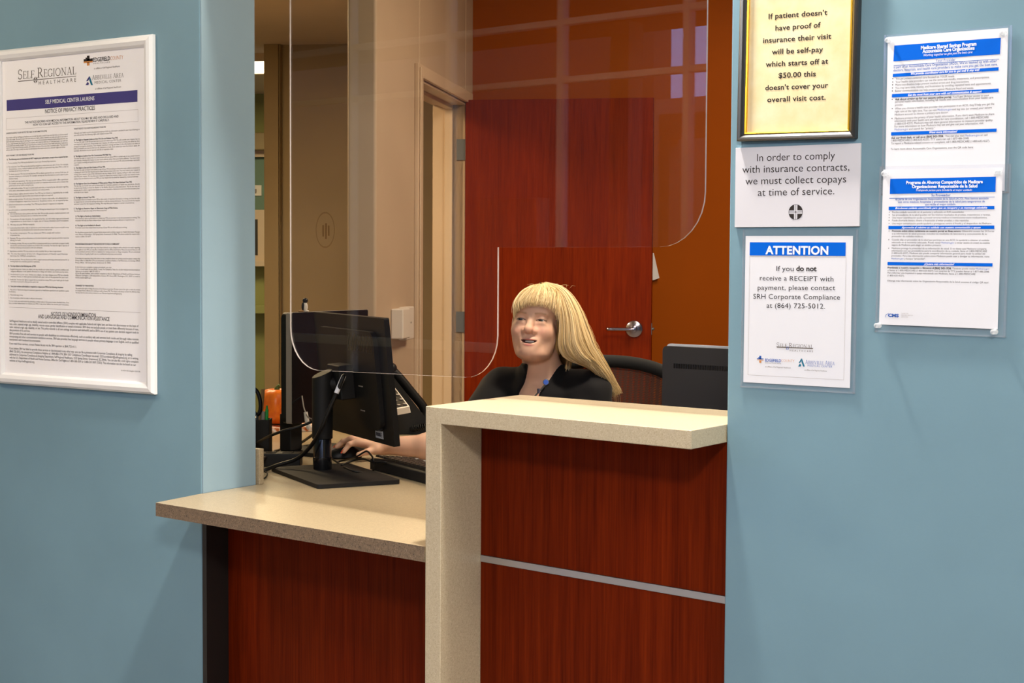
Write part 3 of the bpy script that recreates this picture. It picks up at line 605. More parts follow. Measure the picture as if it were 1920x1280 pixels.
RB = [(24, ['G. The Right to Revoke an Authorization.', 'If you choose to sign an authorization to release your PHI, you can later revoke this authorization in writing. This', ('revocation will stop any future release of your health information except as allowed or required by law.', .92)]), (86, ['H. The Right to be Notified of a Breach.', ('If a breach occurs that compromises the privacy of your PHI, we will notify you in writing.', .8)]),
 (131, ['For the above requests (and to request forms) please send a written request to: Health Information Manage-', 'ment, Release of Information, 1325 Spring Street, Greenwood, SC 29646. The phone number for request infor-', ('mation is (864) 725-5677.', .24)]), (210, [('FOR INFORMATION ABOUT THIS NOTICE OR TO FILE A COMPLAINT', .68)]), (232, ['If you think your privacy rights may have been violated, or you disagree with a decision we made regarding', 'your rights to your PHI, you may file a complaint with the Office listed below. Please be assured that you will', 'not be penalized and there will be no retaliation for voicing a concern or filing a complaint. We are committed', ('to the delivery of quality health care in a confidential and private environment.', .72)]),
 (304, ['If you have any questions about this notice or any complaints about our privacy practices please contact the', 'Privacy Officer at (864) 850-1774, our anonymous Compliance Hotline or Self West Line, or in writing, HIPAA', ('Privacy Officer, 1325 Spring Street, Greenwood, SC 29646.', .55)]), (362, [('In the event your complaint remains unresolved, you may:', .56)]), (376, ['(1) Go to Social Health Services (SRHS), Contact The Compliance Team, Inc. via their website www.thecompliance', ('team.org or via phone 1-888-291-5353; or', .38)]), (404, ['(2) For all other facilities, send a written complaint to the U.S. Department of Health and Human Services,', 'Office for Civil Rights at 200 Independence Avenue, SW, Room 509F, Washington, D.C. 20201 or email to', ('OCRComplaint@hhs.gov.', .25)]), (486, [('CHANGES TO THIS NOTICE', .28)]), (504, ['We reserve the right to change the terms of this Notice at any time. We also reserve the right to make the revised', 'or changed Notice effective for existing as well as future PHI. This Notice will always contain the effective date.', ('You may view this notice and any revisions on our Web site: http://www.selfregional.org.', .72)])]
for y, ls in RB:
    for i, t in enumerate(ls):
        fr = 1.0
        if isinstance(t, tuple): t, fr = t
        hd = i == 0 and (t[1] == '.' or t.isupper())
        q.line(504, B+y+i*14.2, 504+(430*fr if t[1] != '.' or fr < 1 else len(t)*4.2), 10 if hd else 9.5, t, 'ink' if hd else 'ink_grey', bold=.02 if hd else 0)
q.sec('divider_line'); q.poly([(62, B+624), (938, B+660), (938, B+662), (62, B+626)], 'ink_lt')
q.sec('nondiscrimination_heading'); q.line(342, B+681, 640, 25, 'NOTICE OF NONDISCRIMINATION', bold=.006); q.line(255, B+699, 731, 25, 'AND LANGUAGE AND COMMUNICATION ASSISTANCE', bold=.006)
def big(y, ls):
    for i, t in enumerate(ls):
        fr = 1.0
        if isinstance(t, tuple): t, fr = t
        q.line(64, B+y+i*20.4, 64+860*fr, 14, t, 'ink', bold=0)
q.sec('nondiscrimination_text'); big(723, ['Self Regional Healthcare and its wholly owned and/or controlled affiliates (SRH) complies with applicable Federal civil rights laws and does not discriminate on the basis of', 'race, color, national origin, age, disability, veteran status, gender identification or sexual orientation. SRH does not exclude people or treat them differently because of race,', 'color, national origin, age, disability, or sex. This policy extends to all care settings (in-person and telehealth) and to SRH\'s use of any patient care decision support tools in', ('the provision of its services.', .16)])
big(806, ['SRH provides free aids and services to people with disabilities to communicate effectively, such as auxiliary aids and services both inside and through video remote', 'interpreting and other communication assistance services. SRH also provides free language services to people whose primary language is not English, such as qualified', ('interpreters and translated documentation.', .24)])
big(873, [('If you need these services, contact Patient Access via the SRH operator at (864) 725-4111.', .52)])
big(905, [('If you believe SRH has failed to provide these services or discriminated in any other way, you can file a grievance with Corporate Compliance & Integrity by calling', .95), '(864) 725-5012, the anonymous Compliance Helpline at 1-844-850-1774, SRH 1557 Compliance Coordinator via email: 1557coordinator@selfregional.org, or in writing,', 'addressed to Corporate Compliance & Integrity Department, Self Regional Healthcare, 1325 Spring Street, Greenwood, SC 29646. You can also file a civil rights complaint', ('with the U.S. Department of Health and Human Services, Office for Civil Rights at 1-800-368-1019 or 1-800-537-7697 (TDD). This information can also be found on our', .98), ('website at http://selfregional.org.', .195)])
q.sec('form_number'); q.line(808, B+1051, 935, 9, 'HI-ADM-002 (English 12/31/24)', 'ink_grey')
q.build(nt)

# ------------------------------------------------------------------ gold and black framed notice
yg = -.018
bl, br = hit(1380.5, 264.7, 1, yg), hit(1602, 258.4, 1, yg); tl_, tr_ = hit(1385, 0, 1, yg), hit(1610.5, 0, 1, yg)
ex = unit(br-bl); ez = unit(tl_-bl); ez = unit(ez-(ez@ex)*ex); rg = math.atan2(ex[2], ex[0]); wg = np.linalg.norm(br-bl); hg = .34
gf = thing('framed_notice', (bl+br)/2*[1, 0, 1], 'black and gold framed cream notice about proof of insurance, right of the opening', 'framed notice')
def ring(prof):
    m = MB(); n = len(prof); cs = [(0, 0, 1, 1), (wg, 0, -1, 1), (wg, hg, -1, -1), (0, hg, 1, -1)]
    vs = [V3(bl[0], 0, bl[2])+ex*(x+sx*d)+ez*(z+sz*d)+V3(0, -.001+h, 0) for x, z, sx, sz in cs for d, h in prof]
    return m.add(vs, [(i*n+j, i*n+(j+1) % n, ((i+1) % 4)*n+(j+1) % n, ((i+1) % 4)*n+j) for i in range(4) for j in range(n)])
ring([(0, 0), (0, -.015), (.003, -.018), (.007, -.016), (.011, -.012), (.0125, -.011), (.0125, 0)]).build('frame', mat('black_frame_lacquer', (.02, .017, .016, 1), .3), gf)
ring([(.0125, 0), (.0125, -.0105), (.014, -.012), (.0165, -.0105), (.0165, 0)]).build('gold_lip', mat('gold_leaf', (.80, .46, .03, 1), .3, .7), gf)
par = mat('parchment_paper', (.9, .74, .42, 1), .45); v = coords(par, (1, 1, 1)); setcol(par, ramp(par, noise(par, v, 22, 4, .6), [(.3, (.76, .60, .31, 1)), (.7, (.82, .71, .46, 1))]))
ysg = -.006; o3 = V3(bl[0], ysg, bl[2]); i_ = .014
MB().extrude([o3+ex*i_+ez*i_, o3+ex*(wg-i_)+ez*i_, o3+ex*(wg-i_)+ez*(hg-i_), o3+ex*i_+ez*(hg-i_)], (0, .005, 0)).build('sheet', par, gf)
q = Sheet(ysg, 1370, 0, 4.742, rg)
for x0, y0, x1, y1, t in [(337, 168, 860, 131, 'If patient doesn’t'), (398, 272, 800, 242, 'have proof of'), (288, 383, 895, 343, 'insurance their visit'), (366, 483, 822, 460, 'will be self-pay'), (312, 594, 867, 565, 'which starts off at'), (426, 693, 757, 677, '$50.00 this'), (308, 803, 867, 779, 'doesn’t cover your'), (326, 908, 845, 886, 'overall visit cost.')]:
    q.line(x0, y0, x1, 44, t, 'ink', bold=.022, y1=y1, res=4, sp=1.05)
q.build(gf)

# ------------------------------------------------------------------ plain grey sign about copays
yc = -.006
C = [hit(x, y, 1, yc) for x, y in ((1376.8, 425.5), (1610.8, 424.8), (1613.7, 268), (1379.7, 277.2))]
x0, x1, z0, z1 = (C[0][0]+C[3][0])/2, (C[1][0]+C[2][0])/2, (C[0][2]+C[1][2])/2, (C[2][2]+C[3][2])/2
sg = thing('copay_sign', ((x0+x1)/2, 0, z0), 'pale grey plastic sign about insurance contracts and copays, middle of the three beside the opening', 'sign')
MB().box(x0, x1, yc, -.0005, z0, z1).build('plate', mat('pale_grey_plastic', (.66, .64, .67, 1), .3), sg, bevel=.0006)
q = Sheet(yc, 1370, 265, 7.385)
for x0_, y0_, x1_, y1_, t in [(366, 275, 1445, 243, 'In order to comply'), (162, 438, 1645, 402, 'with insurance contracts,'), (205, 598, 1600, 567, 'we must collect copays'), (378, 755, 1436, 733, 'at time of service.')]:
    q.line(x0_, y0_, x1_, 100, t, 'ink', bold=-.004, y1=y1_, res=4)
q.sec('round_emblem'); q.emblem(901, 977, 106, 'ink'); q.build(sg)

# ------------------------------------------------------------------ letter pages in clear sleeves
def page(crn, y, rot, x, z, name, label, cat='notice', sl=(.012, .01, .014, .012), zcut=None):
    W_, H_ = .2159, .2794; c, k = math.cos(rot), math.sin(rot); e1, e2 = V3(c, 0, k), V3(-k, 0, c); o = V3(x, 0, z)
    th = thing(name, o+e1*W_/2-e2*H_, label, cat)
    rec = lambda l, r, t, b, yy: [o+e1*-l+e2*t+V3(0, yy, 0), o+e1*(W_+r)+e2*t+V3(0, yy, 0), o+e1*(W_+r)-e2*(H_+b)+V3(0, yy, 0), o+e1*-l-e2*(H_+b)+V3(0, yy, 0)]
    MB().extrude(rec(0, 0, 0, 0, y), (0, .0006, 0)).build('sheet', M['paper'], th)
    l, r, t, b = sl
    m = MB(); m.extrude(rec(l, r, t, b, y+.0008), (0, .0006-y-.0008, 0))
    for side in (0, 1):      # welded seams of the sleeve
        a_, b_ = ((-l, -l+.004) if side == 0 else (W_+r-.004, W_+r))
        m.extrude([o+e1*a_+e2*t+V3(0, y-.0008, 0), o+e1*b_+e2*t+V3(0, y-.0008, 0), o+e1*b_-e2*(H_+b)+V3(0, y-.0008, 0), o+e1*a_-e2*(H_+b)+V3(0, y-.0008, 0)], (0, .0016, 0))
    m.extrude([o+e1*-l-e2*(H_+b)+V3(0, y-.0006, 0), o+e1*(W_+r)-e2*(H_+b)+V3(0, y-.0006, 0), o+e1*(W_+r)-e2*(H_+b-.003)+V3(0, y-.0006, 0), o+e1*-l-e2*(H_+b-.003)+V3(0, y-.0006, 0)], (0, .0016, 0))
    m.build('clear_sleeve', M['sleeve'], th); return th, o, e1, e2
at_ = thing
ya = -.0035
at0 = hit(1398.1, 442.1, 1, ya)
att, *_ = page(None, ya, -.0035, at0[0], at0[2], 'attention_notice', 'white notice with blue attention heading, lowest of three signs beside the opening', sl=(.006, .010, .012, .010))
q = Sheet(ya, 1370, 430, 4.13, -.0035)
q.sec('heading_band'); q.rect(149, 99, 890, 206, 'blue'); q.line(270, 190, 757, 60, 'ATTENTION', 'white_ink', bold=.035, res=4, sp=1.05)
q.sec('border_line'); q.frame(148, 207, 877, 1166, .0005, 'ink_lt')
q.sec('printed_text'); q.line(355, 321, 488, 38, 'If you', bold=.0, res=3); q.line(508, 321, 666, 38, 'do not', bold=.03, res=3); q.line(226, 393, 796, 37, 'receive a RECEIPT with', res=3, sp=1.04)
q.line(210, 468, 810, 37, 'payment, please contact', res=3, sp=1.04, y1=470); q.line(176, 536, 847, 37, 'SRH Corporate Compliance', res=3, sp=1.04, y1=543); q.line(279, 606, 731, 37, 'at (864) 725-5012.', res=3, sp=1.04, y1=613)
q.sec('hospital_logo'); q.serif(357, 909, 638, 27, 'SELF REGIONAL', [1.25, 1, 1, 1, 1, 1.25, 1, 1, 1, 1, 1, 1, 1], 'ink_grey'); q.rect(357, 914, 638, 918, 'ink_grey'); q.emblem(440, 918, 13, 'blue_text', False); q.line(458, 943, 638, 13, 'HEALTHCARE', 'ink_grey', sp=1.7)
q.sec('county_logo'); crosslogo(q, 230, 1005, 27, 'blue_text'); q.line(266, 1022, 391, 22, 'EDGEFIELD', 'blue_text', bold=.02); q.line(392, 1024, 494, 20, 'COUNTY', 'orange_ink', bold=-.015); q.line(268, 1036, 390, 8, 'HEALTHCARE', 'ink_grey', sp=1.4); q.line(268, 1066, 466, 10, 'an affiliate of Self Regional Healthcare', 'ink_grey', it=.3)
q.sec('medical_center_logo'); alogo(q, 549, 1030, 62); q.serif(577, 1040, 806, 26, 'ABBEVILLE AREA', [1.2]+[1]*9+[1.2]+[1]*3, 'blue_text'); q.line(597, 1060, 787, 14, 'MEDICAL CENTER', 'blue_text', sp=1.3); q.line(572, 1092, 745, 10, 'an affiliate of Self Regional Healthcare', 'ink_grey', it=.3)
q.build(att)

ym = -.004
m10 = hit(1664.7, 69.3, 1, ym); rm1 = -.0012
med1, o1, e1a, e2a = page(None, ym, rm1, m10[0], m10[2], 'savings_program_page', 'upper right blue-headed page about the Medicare savings program in English', sl=(.007, .007, .004, .004))
q = Sheet(ym, 1630, 40, 4.268, rm1)
q.sec('title_band'); q.poly([(200, 194), (1053, 131), (1046, 263), (193, 320)], 'blue')
q.line(414, 225, 858, 27, 'Medicare Shared Savings Program', 'white_ink', bold=.035, y1=193, res=3); q.line(426, 254, 843, 27, 'Accountable Care Organizations', 'white_ink', bold=.035, y1=226, res=3); q.line(436, 281, 826, 19, 'Working together to give you the best care', 'white_ink', it=.3, y1=254)
q.sec('provider_text'); q.line(532, 325, 690, 22, 'Your Provider', 'blue_text', y1=315, sp=1.1); q.poly([(195, 352), (1040, 300), (1040, 304), (195, 357)], 'blue_text')
q.line(195, 376, 1020, 19, 'is part of an Accountable Care Organization (ACO). We’ve teamed up with other', 'blue_text', bold=.012, y1=325, sp=1.06); q.line(193, 402, 1026, 19, 'doctors, hospitals, and health care providers to make sure you get the best care.', 'blue_text', bold=.012, y1=352, sp=1.06)
q.sec('care_band'); q.poly([(189, 420), (1036, 367), (1034, 394), (187, 446)], 'blue'); q.line(334, 429, 884, 18, 'We provide coordinated care for you to get well & stay well', 'white_ink', it=.3, bold=.02, y1=396)
def bl_(q, x0, y0, x1, y1, cap, t, bullet=True, **k):
    if bullet: r = cap*.28; q.poly([(x0-22+r*math.cos(a), y0-cap*.5+r*math.sin(a)) for a in np.linspace(2*PI, 0, 7)[:-1]], 'ink')
    q.line(x0, y0, x1, cap, t, k.pop('key', 'ink'), y1=y1, **k)
q.sec('care_list')
for a_ in [(210, 467, 684, 446, 'You get patient-centered care focused on YOUR needs.'), (210, 493, 963, 454, 'Your health care providers can see the same test results, treatments, and prescriptions.'), (209, 516, 800, 489, 'More coordination helps prevent medical errors and drug interactions.'), (208, 541, 976, 504, 'You may save time, money, and frustration by avoiding repeated tests and appointments.'), (207, 565, 836, 540, 'Better communication can help protect against Medicare fraud and waste.')]: bl_(q, *a_[:4], 16, a_[4])
q.sec('support_band'); q.poly([(182, 582), (1036, 538), (1034, 566), (180, 609)], 'blue'); q.line(310, 599, 900, 18, 'Get the most from your care with our communication & support', 'white_ink', it=.3, bold=.02, y1=569)
q.sec('support_list'); bl_(q, 206, 632, 660, 612, 16, 'Ask about signing up for our secure online portal.', bold=.03); q.line(666, 612, 960, 16, 'You’ll get 24-hour access to your', y1=598)
bl_(q, 206, 652, 992, 616, 16, 'personal health information, including lab results and communication from your health care', False); bl_(q, 206, 677, 272, 674, 16, 'provider.', False)
bl_(q, 206, 706, 1000, 668, 16, 'When you choose a health care provider that participates in an ACO, they’ll help you get the'); bl_(q, 205, 729, 540, 717, 16, 'right care at the right time. You can visit', False); bl_(q, 546, 716, 660, 712, 16, 'Medicare.gov', False, key='blue_text'); bl_(q, 664, 712, 980, 697, 16, 'and log into (or create) your secure', False); bl_(q, 204, 754, 634, 735, 16, 'Medicare account to choose a primary care doctor.', False)
bl_(q, 204, 785, 1000, 748, 16, 'Medicare protects the privacy of your health information. If you don’t want Medicare to share'); bl_(q, 203, 806, 955, 774, 16, 'information with your health care providers for care coordination, call 1-800-MEDICARE', False); bl_(q, 203, 828, 990, 797, 16, '(1-800-633-4227). Medicare may still share general information to measure provider quality.', False); bl_(q, 202, 850, 913, 822, 16, 'For more information on how Medicare may use and give out your information, visit', False); bl_(q, 202, 873, 312, 869, 16, 'Medicare.gov', False, key='blue_text'); bl_(q, 318, 869, 525, 861, 16, 'and search for “privacy.”', False)
q.sec('information_band'); q.poly([(175, 887), (1020, 857), (1018, 884), (174, 914)], 'blue'); q.line(482, 897, 705, 18, 'Want more information?', 'white_ink', it=.3, bold=.02, y1=889)
q.sec('information_text'); bl_(q, 175, 941, 595, 926, 16, 'Ask our front desk, or call us at (864) 343-1934.', False, bold=.03); bl_(q, 608, 926, 760, 921, 16, 'You can also visit', False); bl_(q, 766, 921, 886, 917, 16, 'Medicare.gov', False, key='blue_text'); bl_(q, 890, 917, 945, 916, 16, 'or call', False)
bl_(q, 175, 962, 798, 943, 16, '1-800-MEDICARE (1-800-633-4227). TTY users can call 1-877-486-2048.', False); bl_(q, 174, 985, 965, 963, 16, 'To report a Medicare-related concern or complaint, call 1-800-MEDICARE (1-800-633-4227).', False); bl_(q, 171, 1029, 832, 1014, 15, 'To learn more about Accountable Care Organizations, scan the QR code here:', False)
q.build(med1)

yn = -.0065
n0 = hit(1648, 607.8, 1, yn); n1 = hit(1869.8, 616.8, 1, yn); rm2 = math.atan2(n1[2]-n0[2], n1[0]-n0[0])
org = n0+V3(-math.sin(rm2), 0, math.cos(rm2))*.2794
med2, o2, e1b, e2b = page(None, yn, rm2, org[0], org[2], 'savings_program_page', 'lower right blue-headed page about the Medicare savings program in Spanish', sl=(.007, .014, .006, .014))
q = Sheet(yn, 1630, 310, 3.879, rm2)
q.sec('title_band'); q.poly([(153, 98), (921, 82), (918, 193), (149, 208)], 'blue')
q.line(269, 136, 826, 22, 'Programa de Ahorros Compartidos de Medicare', 'white_ink', bold=.035, y1=129, res=3); q.line(311, 165, 787, 22, 'Organizaciones Responsable de la Salud', 'white_ink', bold=.035, y1=160, res=3); q.line(340, 187, 748, 15, 'Trabajando juntos para brindarle el mejor cuidado', 'white_ink', it=.3, y1=185)
q.sec('provider_text'); q.line(452, 225, 590, 18, 'Su Proveedor', 'blue_text', bold=.02, y1=224, sp=1.1); q.poly([(146, 237), (912, 228), (912, 231), (146, 241)], 'blue_text')
q.line(190, 253, 868, 15, 'es parte de una Organización Responsable de la Salud (ACO). Nos hemos asociado', 'blue_text', bold=.012, y1=246); q.line(210, 273, 840, 15, 'con otros médicos, hospitales y proveedores de la salud para asegurarnos de', 'blue_text', bold=.012, y1=268); q.line(405, 291, 630, 15, 'que reciba el mejor cuidado.', 'blue_text', bold=.012, y1=289)
q.sec('care_band'); q.poly([(142, 300), (910, 294), (910, 319), (141, 325)], 'blue'); q.line(190, 318, 858, 14, 'Brindamos cuidado coordinado para que se recupere y se mantenga saludable', 'white_ink', it=.3, bold=.02, y1=314)
q.sec('care_list')
for a_ in [(168, 346, 690, 344, 'Reciba cuidado centrado en el paciente y enfocado en SUS necesidades.'), (167, 366, 882, 364, 'Sus proveedores de la salud pueden ver los mismos resultados de pruebas, tratamientos y recetas.'), (167, 386, 858, 385, 'Una mayor coordinación ayuda a prevenir errores médicos e interacciones entre medicamentos.'), (166, 406, 726, 406, 'Puede ahorrarle tiempo, dinero y frustración al evitar pruebas y citas repetidas.'), (166, 428, 890, 427, 'Una mejor comunicación puede ayudarle a protegerse contra el fraude y el desperdicio de Medicare.')]: bl_(q, *a_[:4], 12, a_[4])
q.sec('support_band'); q.poly([(140, 440), (910, 437), (910, 462), (139, 464)], 'blue'); q.line(235, 458, 810, 14, 'Aproveche al máximo su cuidado con nuestra comunicación y apoyo', 'white_ink', it=.3, bold=.02, y1=457)
q.sec('support_list'); bl_(q, 166, 483, 668, 484, 12, 'Pregunte sobre cómo registrarse en nuestro portal en línea seguro.', bold=.03); bl_(q, 674, 484, 908, 484, 12, 'Obtendrá acceso las 24 horas', False); bl_(q, 165, 502, 855, 504, 12, 'a su información de salud personal, incluidos los resultados de laboratorio y comunicación de su', False); bl_(q, 164, 521, 392, 522, 12, 'proveedor de cuidados médicos.', False)
bl_(q, 164, 546, 872, 550, 12, 'Cuando elija un proveedor de la salud que participe en una ACO, le ayudarán a obtener el cuidado'); bl_(q, 163, 565, 520, 567, 12, 'adecuado en el momento adecuado. Puede visitar', False); bl_(q, 523, 567, 616, 568, 12, 'Medicare.gov', False, key='blue_text'); bl_(q, 622, 568, 876, 569, 12, 'e iniciar sesión (o crear) su cuenta', False); bl_(q, 163, 584, 524, 586, 12, 'segura de Medicare para elegir un médico primario.', False)
bl_(q, 163, 608, 852, 612, 12, 'Medicare protege la privacidad de su información de salud. Si no desea que Medicare comparta'); bl_(q, 162, 626, 856, 630, 12, 'información con sus proveedores para la coordinación de su cuidado, llame al 1-800-MEDICARE', False); bl_(q, 162, 643, 842, 648, 12, '(1-800-633-4227). Medicare aún puede compartir información general para medir la calidad del', False); bl_(q, 161, 662, 874, 669, 12, 'proveedor. Para más información sobre cómo Medicare puede usar y divulgar su información, visite', False); bl_(q, 161, 683, 250, 684, 12, 'Medicare.gov', False, key='blue_text'); bl_(q, 256, 684, 410, 685, 12, 'y busque “privacidad”.', False)
q.sec('information_band'); q.poly([(133, 702), (897, 711), (896, 735), (132, 725)], 'blue'); q.line(398, 724, 619, 14, '¿Quiere más información?', 'white_ink', it=.3, bold=.02, y1=726)
q.sec('information_text'); bl_(q, 133, 749, 470, 752, 12, 'Pregúntele a nuestra recepción o llámenos al', False, bold=.03); bl_(q, 474, 754, 598, 756, 14, '(864) 343-1934.', False, bold=.03); bl_(q, 604, 755, 772, 757, 12, 'También puede visitar', False); bl_(q, 776, 757, 874, 758, 12, 'Medicare.gov', False, key='blue_text')
bl_(q, 133, 768, 874, 779, 12, 'o llamar al 1-800-MEDICARE (1-800-633-4227). Los usuarios de TTY pueden llamar al 1-877-486-2048.', False); bl_(q, 133, 786, 772, 797, 12, 'Para informar una inquietud o queja relacionada con Medicare, llame al 1-800-MEDICARE', False); bl_(q, 132, 806, 255, 808, 12, '(1-800-633-4227).', False); bl_(q, 130, 843, 868, 857, 12, 'Obtenga más información sobre las Organización Responsable de la Salud escanee el código QR aquí:', False)
q.sec('agency_logo'); q.line(136, 1100, 214, 22, 'CMS', 'blue_text', bold=.05, y1=1103, res=3)
q.poly([(140, 1074), (122, 1084), (115, 1096), (120, 1104), (122, 1104), (118, 1096), (125, 1086), (142, 1077)], 'blue_text')
for i, t in enumerate(('CENTERS FOR', 'MEDICARE & MEDICAID', 'SERVICES')): q.line(232, 1081+i*12, 232+(52, 85, 50)[i], 8, t, 'ink_lt', y1=1082+i*12.4)
q.build(med2)
# ------------------------------------------------------------------ push pins
pins = [((1664.5, 75.5), ym, 'clear push pin at the upper left corner of the English page'), ((1879.5, 61.5), ym, 'clear push pin at the upper right corner of the English page'), ((1657.7, 325.5), yn, 'clear push pin at the upper left corner of the Spanish page'), ((1870.8, 322), yn, 'clear push pin at the upper right corner of the Spanish page'), ((1644, 610), yn, 'clear push pin at the lower left corner of the Spanish page'), ((1862.5, 622), yn, 'clear push pin at the lower right corner of the Spanish page')]
for (px_, py_), yy, lb in pins:
    h = hit(px_, py_, 1, yy-.012)
    rt = thing('push_pin', (h[0], yy, h[2]), lb, 'push pin', 'clear push pins on the right wall')
    MB().lathe([(.0, -.0005), (.0052, -.0005), (.0052, -.002), (.0028, -.003), (.0024, -.010), (.0045, -.0115), (.0047, -.014), (.004, -.016), (0, -.016)], (h[0], yy-.0006, h[2]), (0, 1, 0), 14).build('head', M['pin'], rt, smooth=True)
    MB().lathe([(.0005, -.001), (.0005, .004)], (h[0], yy, h[2]), (0, 1, 0), 6).build('needle', M['chrome'], rt)
bpy.data.objects.remove(_fo); bpy.data.curves.remove(_fc)
# ================================================================== things on the desk
ca, cr = V3(-math.sin(YAW), math.cos(YAW), 0), V3(math.cos(YAW), math.sin(YAW), 0)
UP = V3(0, 0, 1)
def rrect(w, h, r, n=5):
    out = []
    for cx, cy, a0 in ((w/2-r, h/2-r, 0), (-w/2+r, h/2-r, 90), (-w/2+r, -h/2+r, 180), (w/2-r, -h/2+r, 270)):
        out += [(cx+r*math.cos(a), cy+r*math.sin(a)) for a in np.radians(np.linspace(a0, a0+90, n))]
    return out
def slabr(c, ax, az, an, w, h, t, r, mb=None, mi=0, rim=None):   # rounded-corner slab: centre of one face, thickness t along an
    mb = mb or MB(); return mb.extrude([c+ax*x+az*z for x, z in rrect(w, h, r)], an*t, mi, rim)
# ------------------------------------------------------------------ front monitor, its back to the counter
AF, AL, AR = hit(596, 917, 2, ZD), hit(507, 883, 2, ZD), hit(738.8, 903, 2, ZD)
wA = unit(AF-AL); nA = unit(V3(-wA[1], wA[0], 0)); bwA = np.linalg.norm(AF-AL); bdA = abs((AR-AF)@nA)
Ac = hit(604.5, 886.5, 2, ZD)
ma = thing('computer_monitor', Ac, 'black monitor seen from behind on a square-based stand at the front of the desk', 'monitor')
bc = AF-wA*bwA/2+nA*bdA/2
slabr(bc+UP*.001, wA, nA, UP, bwA, bdA, .011, .012).build('stand_base', M['black_matte'], ma, bevel=.002)
m = MB().lathe([(.0, .012), (.027, .012), (.0275, .045), (.0275, .047), (.026, .048), (.026, .16)], Ac, UP, 28)
m.build('lower_column', M['black_gloss'], ma, smooth=True, bevel=.001)
def rod(c, r, z0, z1f, z1b, n=28):      # column with a slanting top, higher on the screen side
    v = []
    for z in (0, 1):
        for j in range(n):
            a = 2*PI*j/n; p = r*(math.cos(a)*wA+math.sin(a)*nA); t = (math.sin(a)+1)/2; v.append(c*[1, 1, 0]+p+UP*(z0 if z == 0 else z1f+(z1b-z1f)*t))
    return MB().add(v, [(j, (j+1) % n, n+(j+1) % n, n+j) for j in range(n)]+[tuple(range(n))[::-1], tuple(range(n, 2*n))])
zt_ = P(605, 702, 4.62)[2]
rod(Ac, .030, ZD+.1, zt_-.008, zt_+.018).build('upper_column', M['black_matte'], ma, smooth=False, bevel=.003)
tiltA = math.radians(5.5); azA = unit(UP*math.cos(tiltA)-nA*math.sin(tiltA)); anA = unit(nA*math.cos(tiltA)+UP*math.sin(tiltA))
pcA = Ac+nA*.085+wA*.018; pcA[2] = 1.042
hA, wwA = .357, .565
m = slabr(pcA, wA, azA, anA, wwA, hA, .016, .006)
m.extrude([pcA-anA*.0005+wA*x+azA*z for x, z in rrect(wwA*.80, hA*.78, .03)], -anA*.014, 0)
m.build('panel', M['black'], ma, bevel=.003)
slabr(pcA+anA*.0162, wA, azA, anA, wwA-.02, hA-.025, .0012, .003).build('screen', M['black_gloss'], ma)
mb = MB().cbox(pcA-anA*.035-azA*.01, wA*.10, azA*.10, anA*.045).tube([Ac+UP*(zt_-ZD-.02), pcA-anA*.04-azA*.02], .02, 12)
mb.build('stand_mount', M['black_matte'], ma, bevel=.004)
cA = lambda u, z, d=0: pcA+wA*u+azA*z-anA*d
lb = MB().cbox(cA(wwA*.31, -hA*.43, .0007), wA*.055, azA*.022, anA*.001).build('barcode_label', mat('silver_label', (.42, .42, .42, 1), .5), ma)
m = MB(); x = -.021
for i, w_ in enumerate((2, 1, 3, 1, 1, 2, 1, 3, 2, 1, 2)): m.cbox(cA(wwA*.31+x, -hA*.43, .0015), wA*.0011*w_, azA*.010, anA*.0004); x += .0013*w_+.0008
for i in range(4): m.cbox(cA(wwA*.31+.016, -hA*.43+.005-.0034*i, .0015), wA*.014, azA*.0012, anA*.0004)
m.build('barcode', M['ink'], lb)
m = MB()
for i in range(16): m.cbox(cA(.03+.012*i, .105, .0146), wA*.005, azA*.05, anA*.001)
m.build('vent_slots', M['black_gloss'], ma)
for zz in (-.09, -.02): MB().cbox(cA(.10, zz, .015), wA*.03, azA*.003, anA*.002).build('rear_ridge', M['grey_plastic'], ma)
# ------------------------------------------------------------------ second monitor behind it, screen turned to the chair
dB = unit(.49*cr+.87*ca); nB = unit(.87*cr-.49*ca)
B0 = P(547, 690, 4.95); zB1, zB0 = P(541, 586, 4.95)[2], P(545, 796, 4.95)[2]; hB = zB1-zB0; wB = .415
bcn = B0+dB*wB/2; bcn[2] = (zB0+zB1)/2
mbn = thing('computer_monitor', V3(bcn[0], bcn[1], ZD)-nB*.09, 'black monitor with grey side rim, screen angled away, behind the front monitor', 'monitor')
slabr(bcn, dB, UP, -nB, wB, hB, .022, .006, None, 0, 1).build('panel', [M['black'], M['grey_plastic']], mbn, bevel=.002)
slabr(bcn+nB*.0012, dB, UP, -nB, wB-.004, hB-.004, .0012, .004).build('screen', M['black_gloss'], mbn)
MB().extrude([bcn-nB*.0225+dB*x+UP*z for x, z in rrect(wB-.0, hB-.0, .02)], -nB*.018).build('rear_shell', M['black'], mbn, bevel=.006)
fb = P(546, 837, 5.06); fb[2] = ZD
sb = V3(bcn[0], bcn[1], 0)-nB*.07-dB*.12
MB().cbox(V3(sb[0], sb[1], ZD+.071), dB*.06, nB*.045, UP*.118).build('stand_column', M['black_matte'], mbn, bevel=.004)
slabr(V3(bcn[0], bcn[1], ZD+.001)-nB*.02-dB*.02, dB, nB, UP, .26, .20, .011, .012).build('stand_base', M['black_matte'], mbn, bevel=.002)
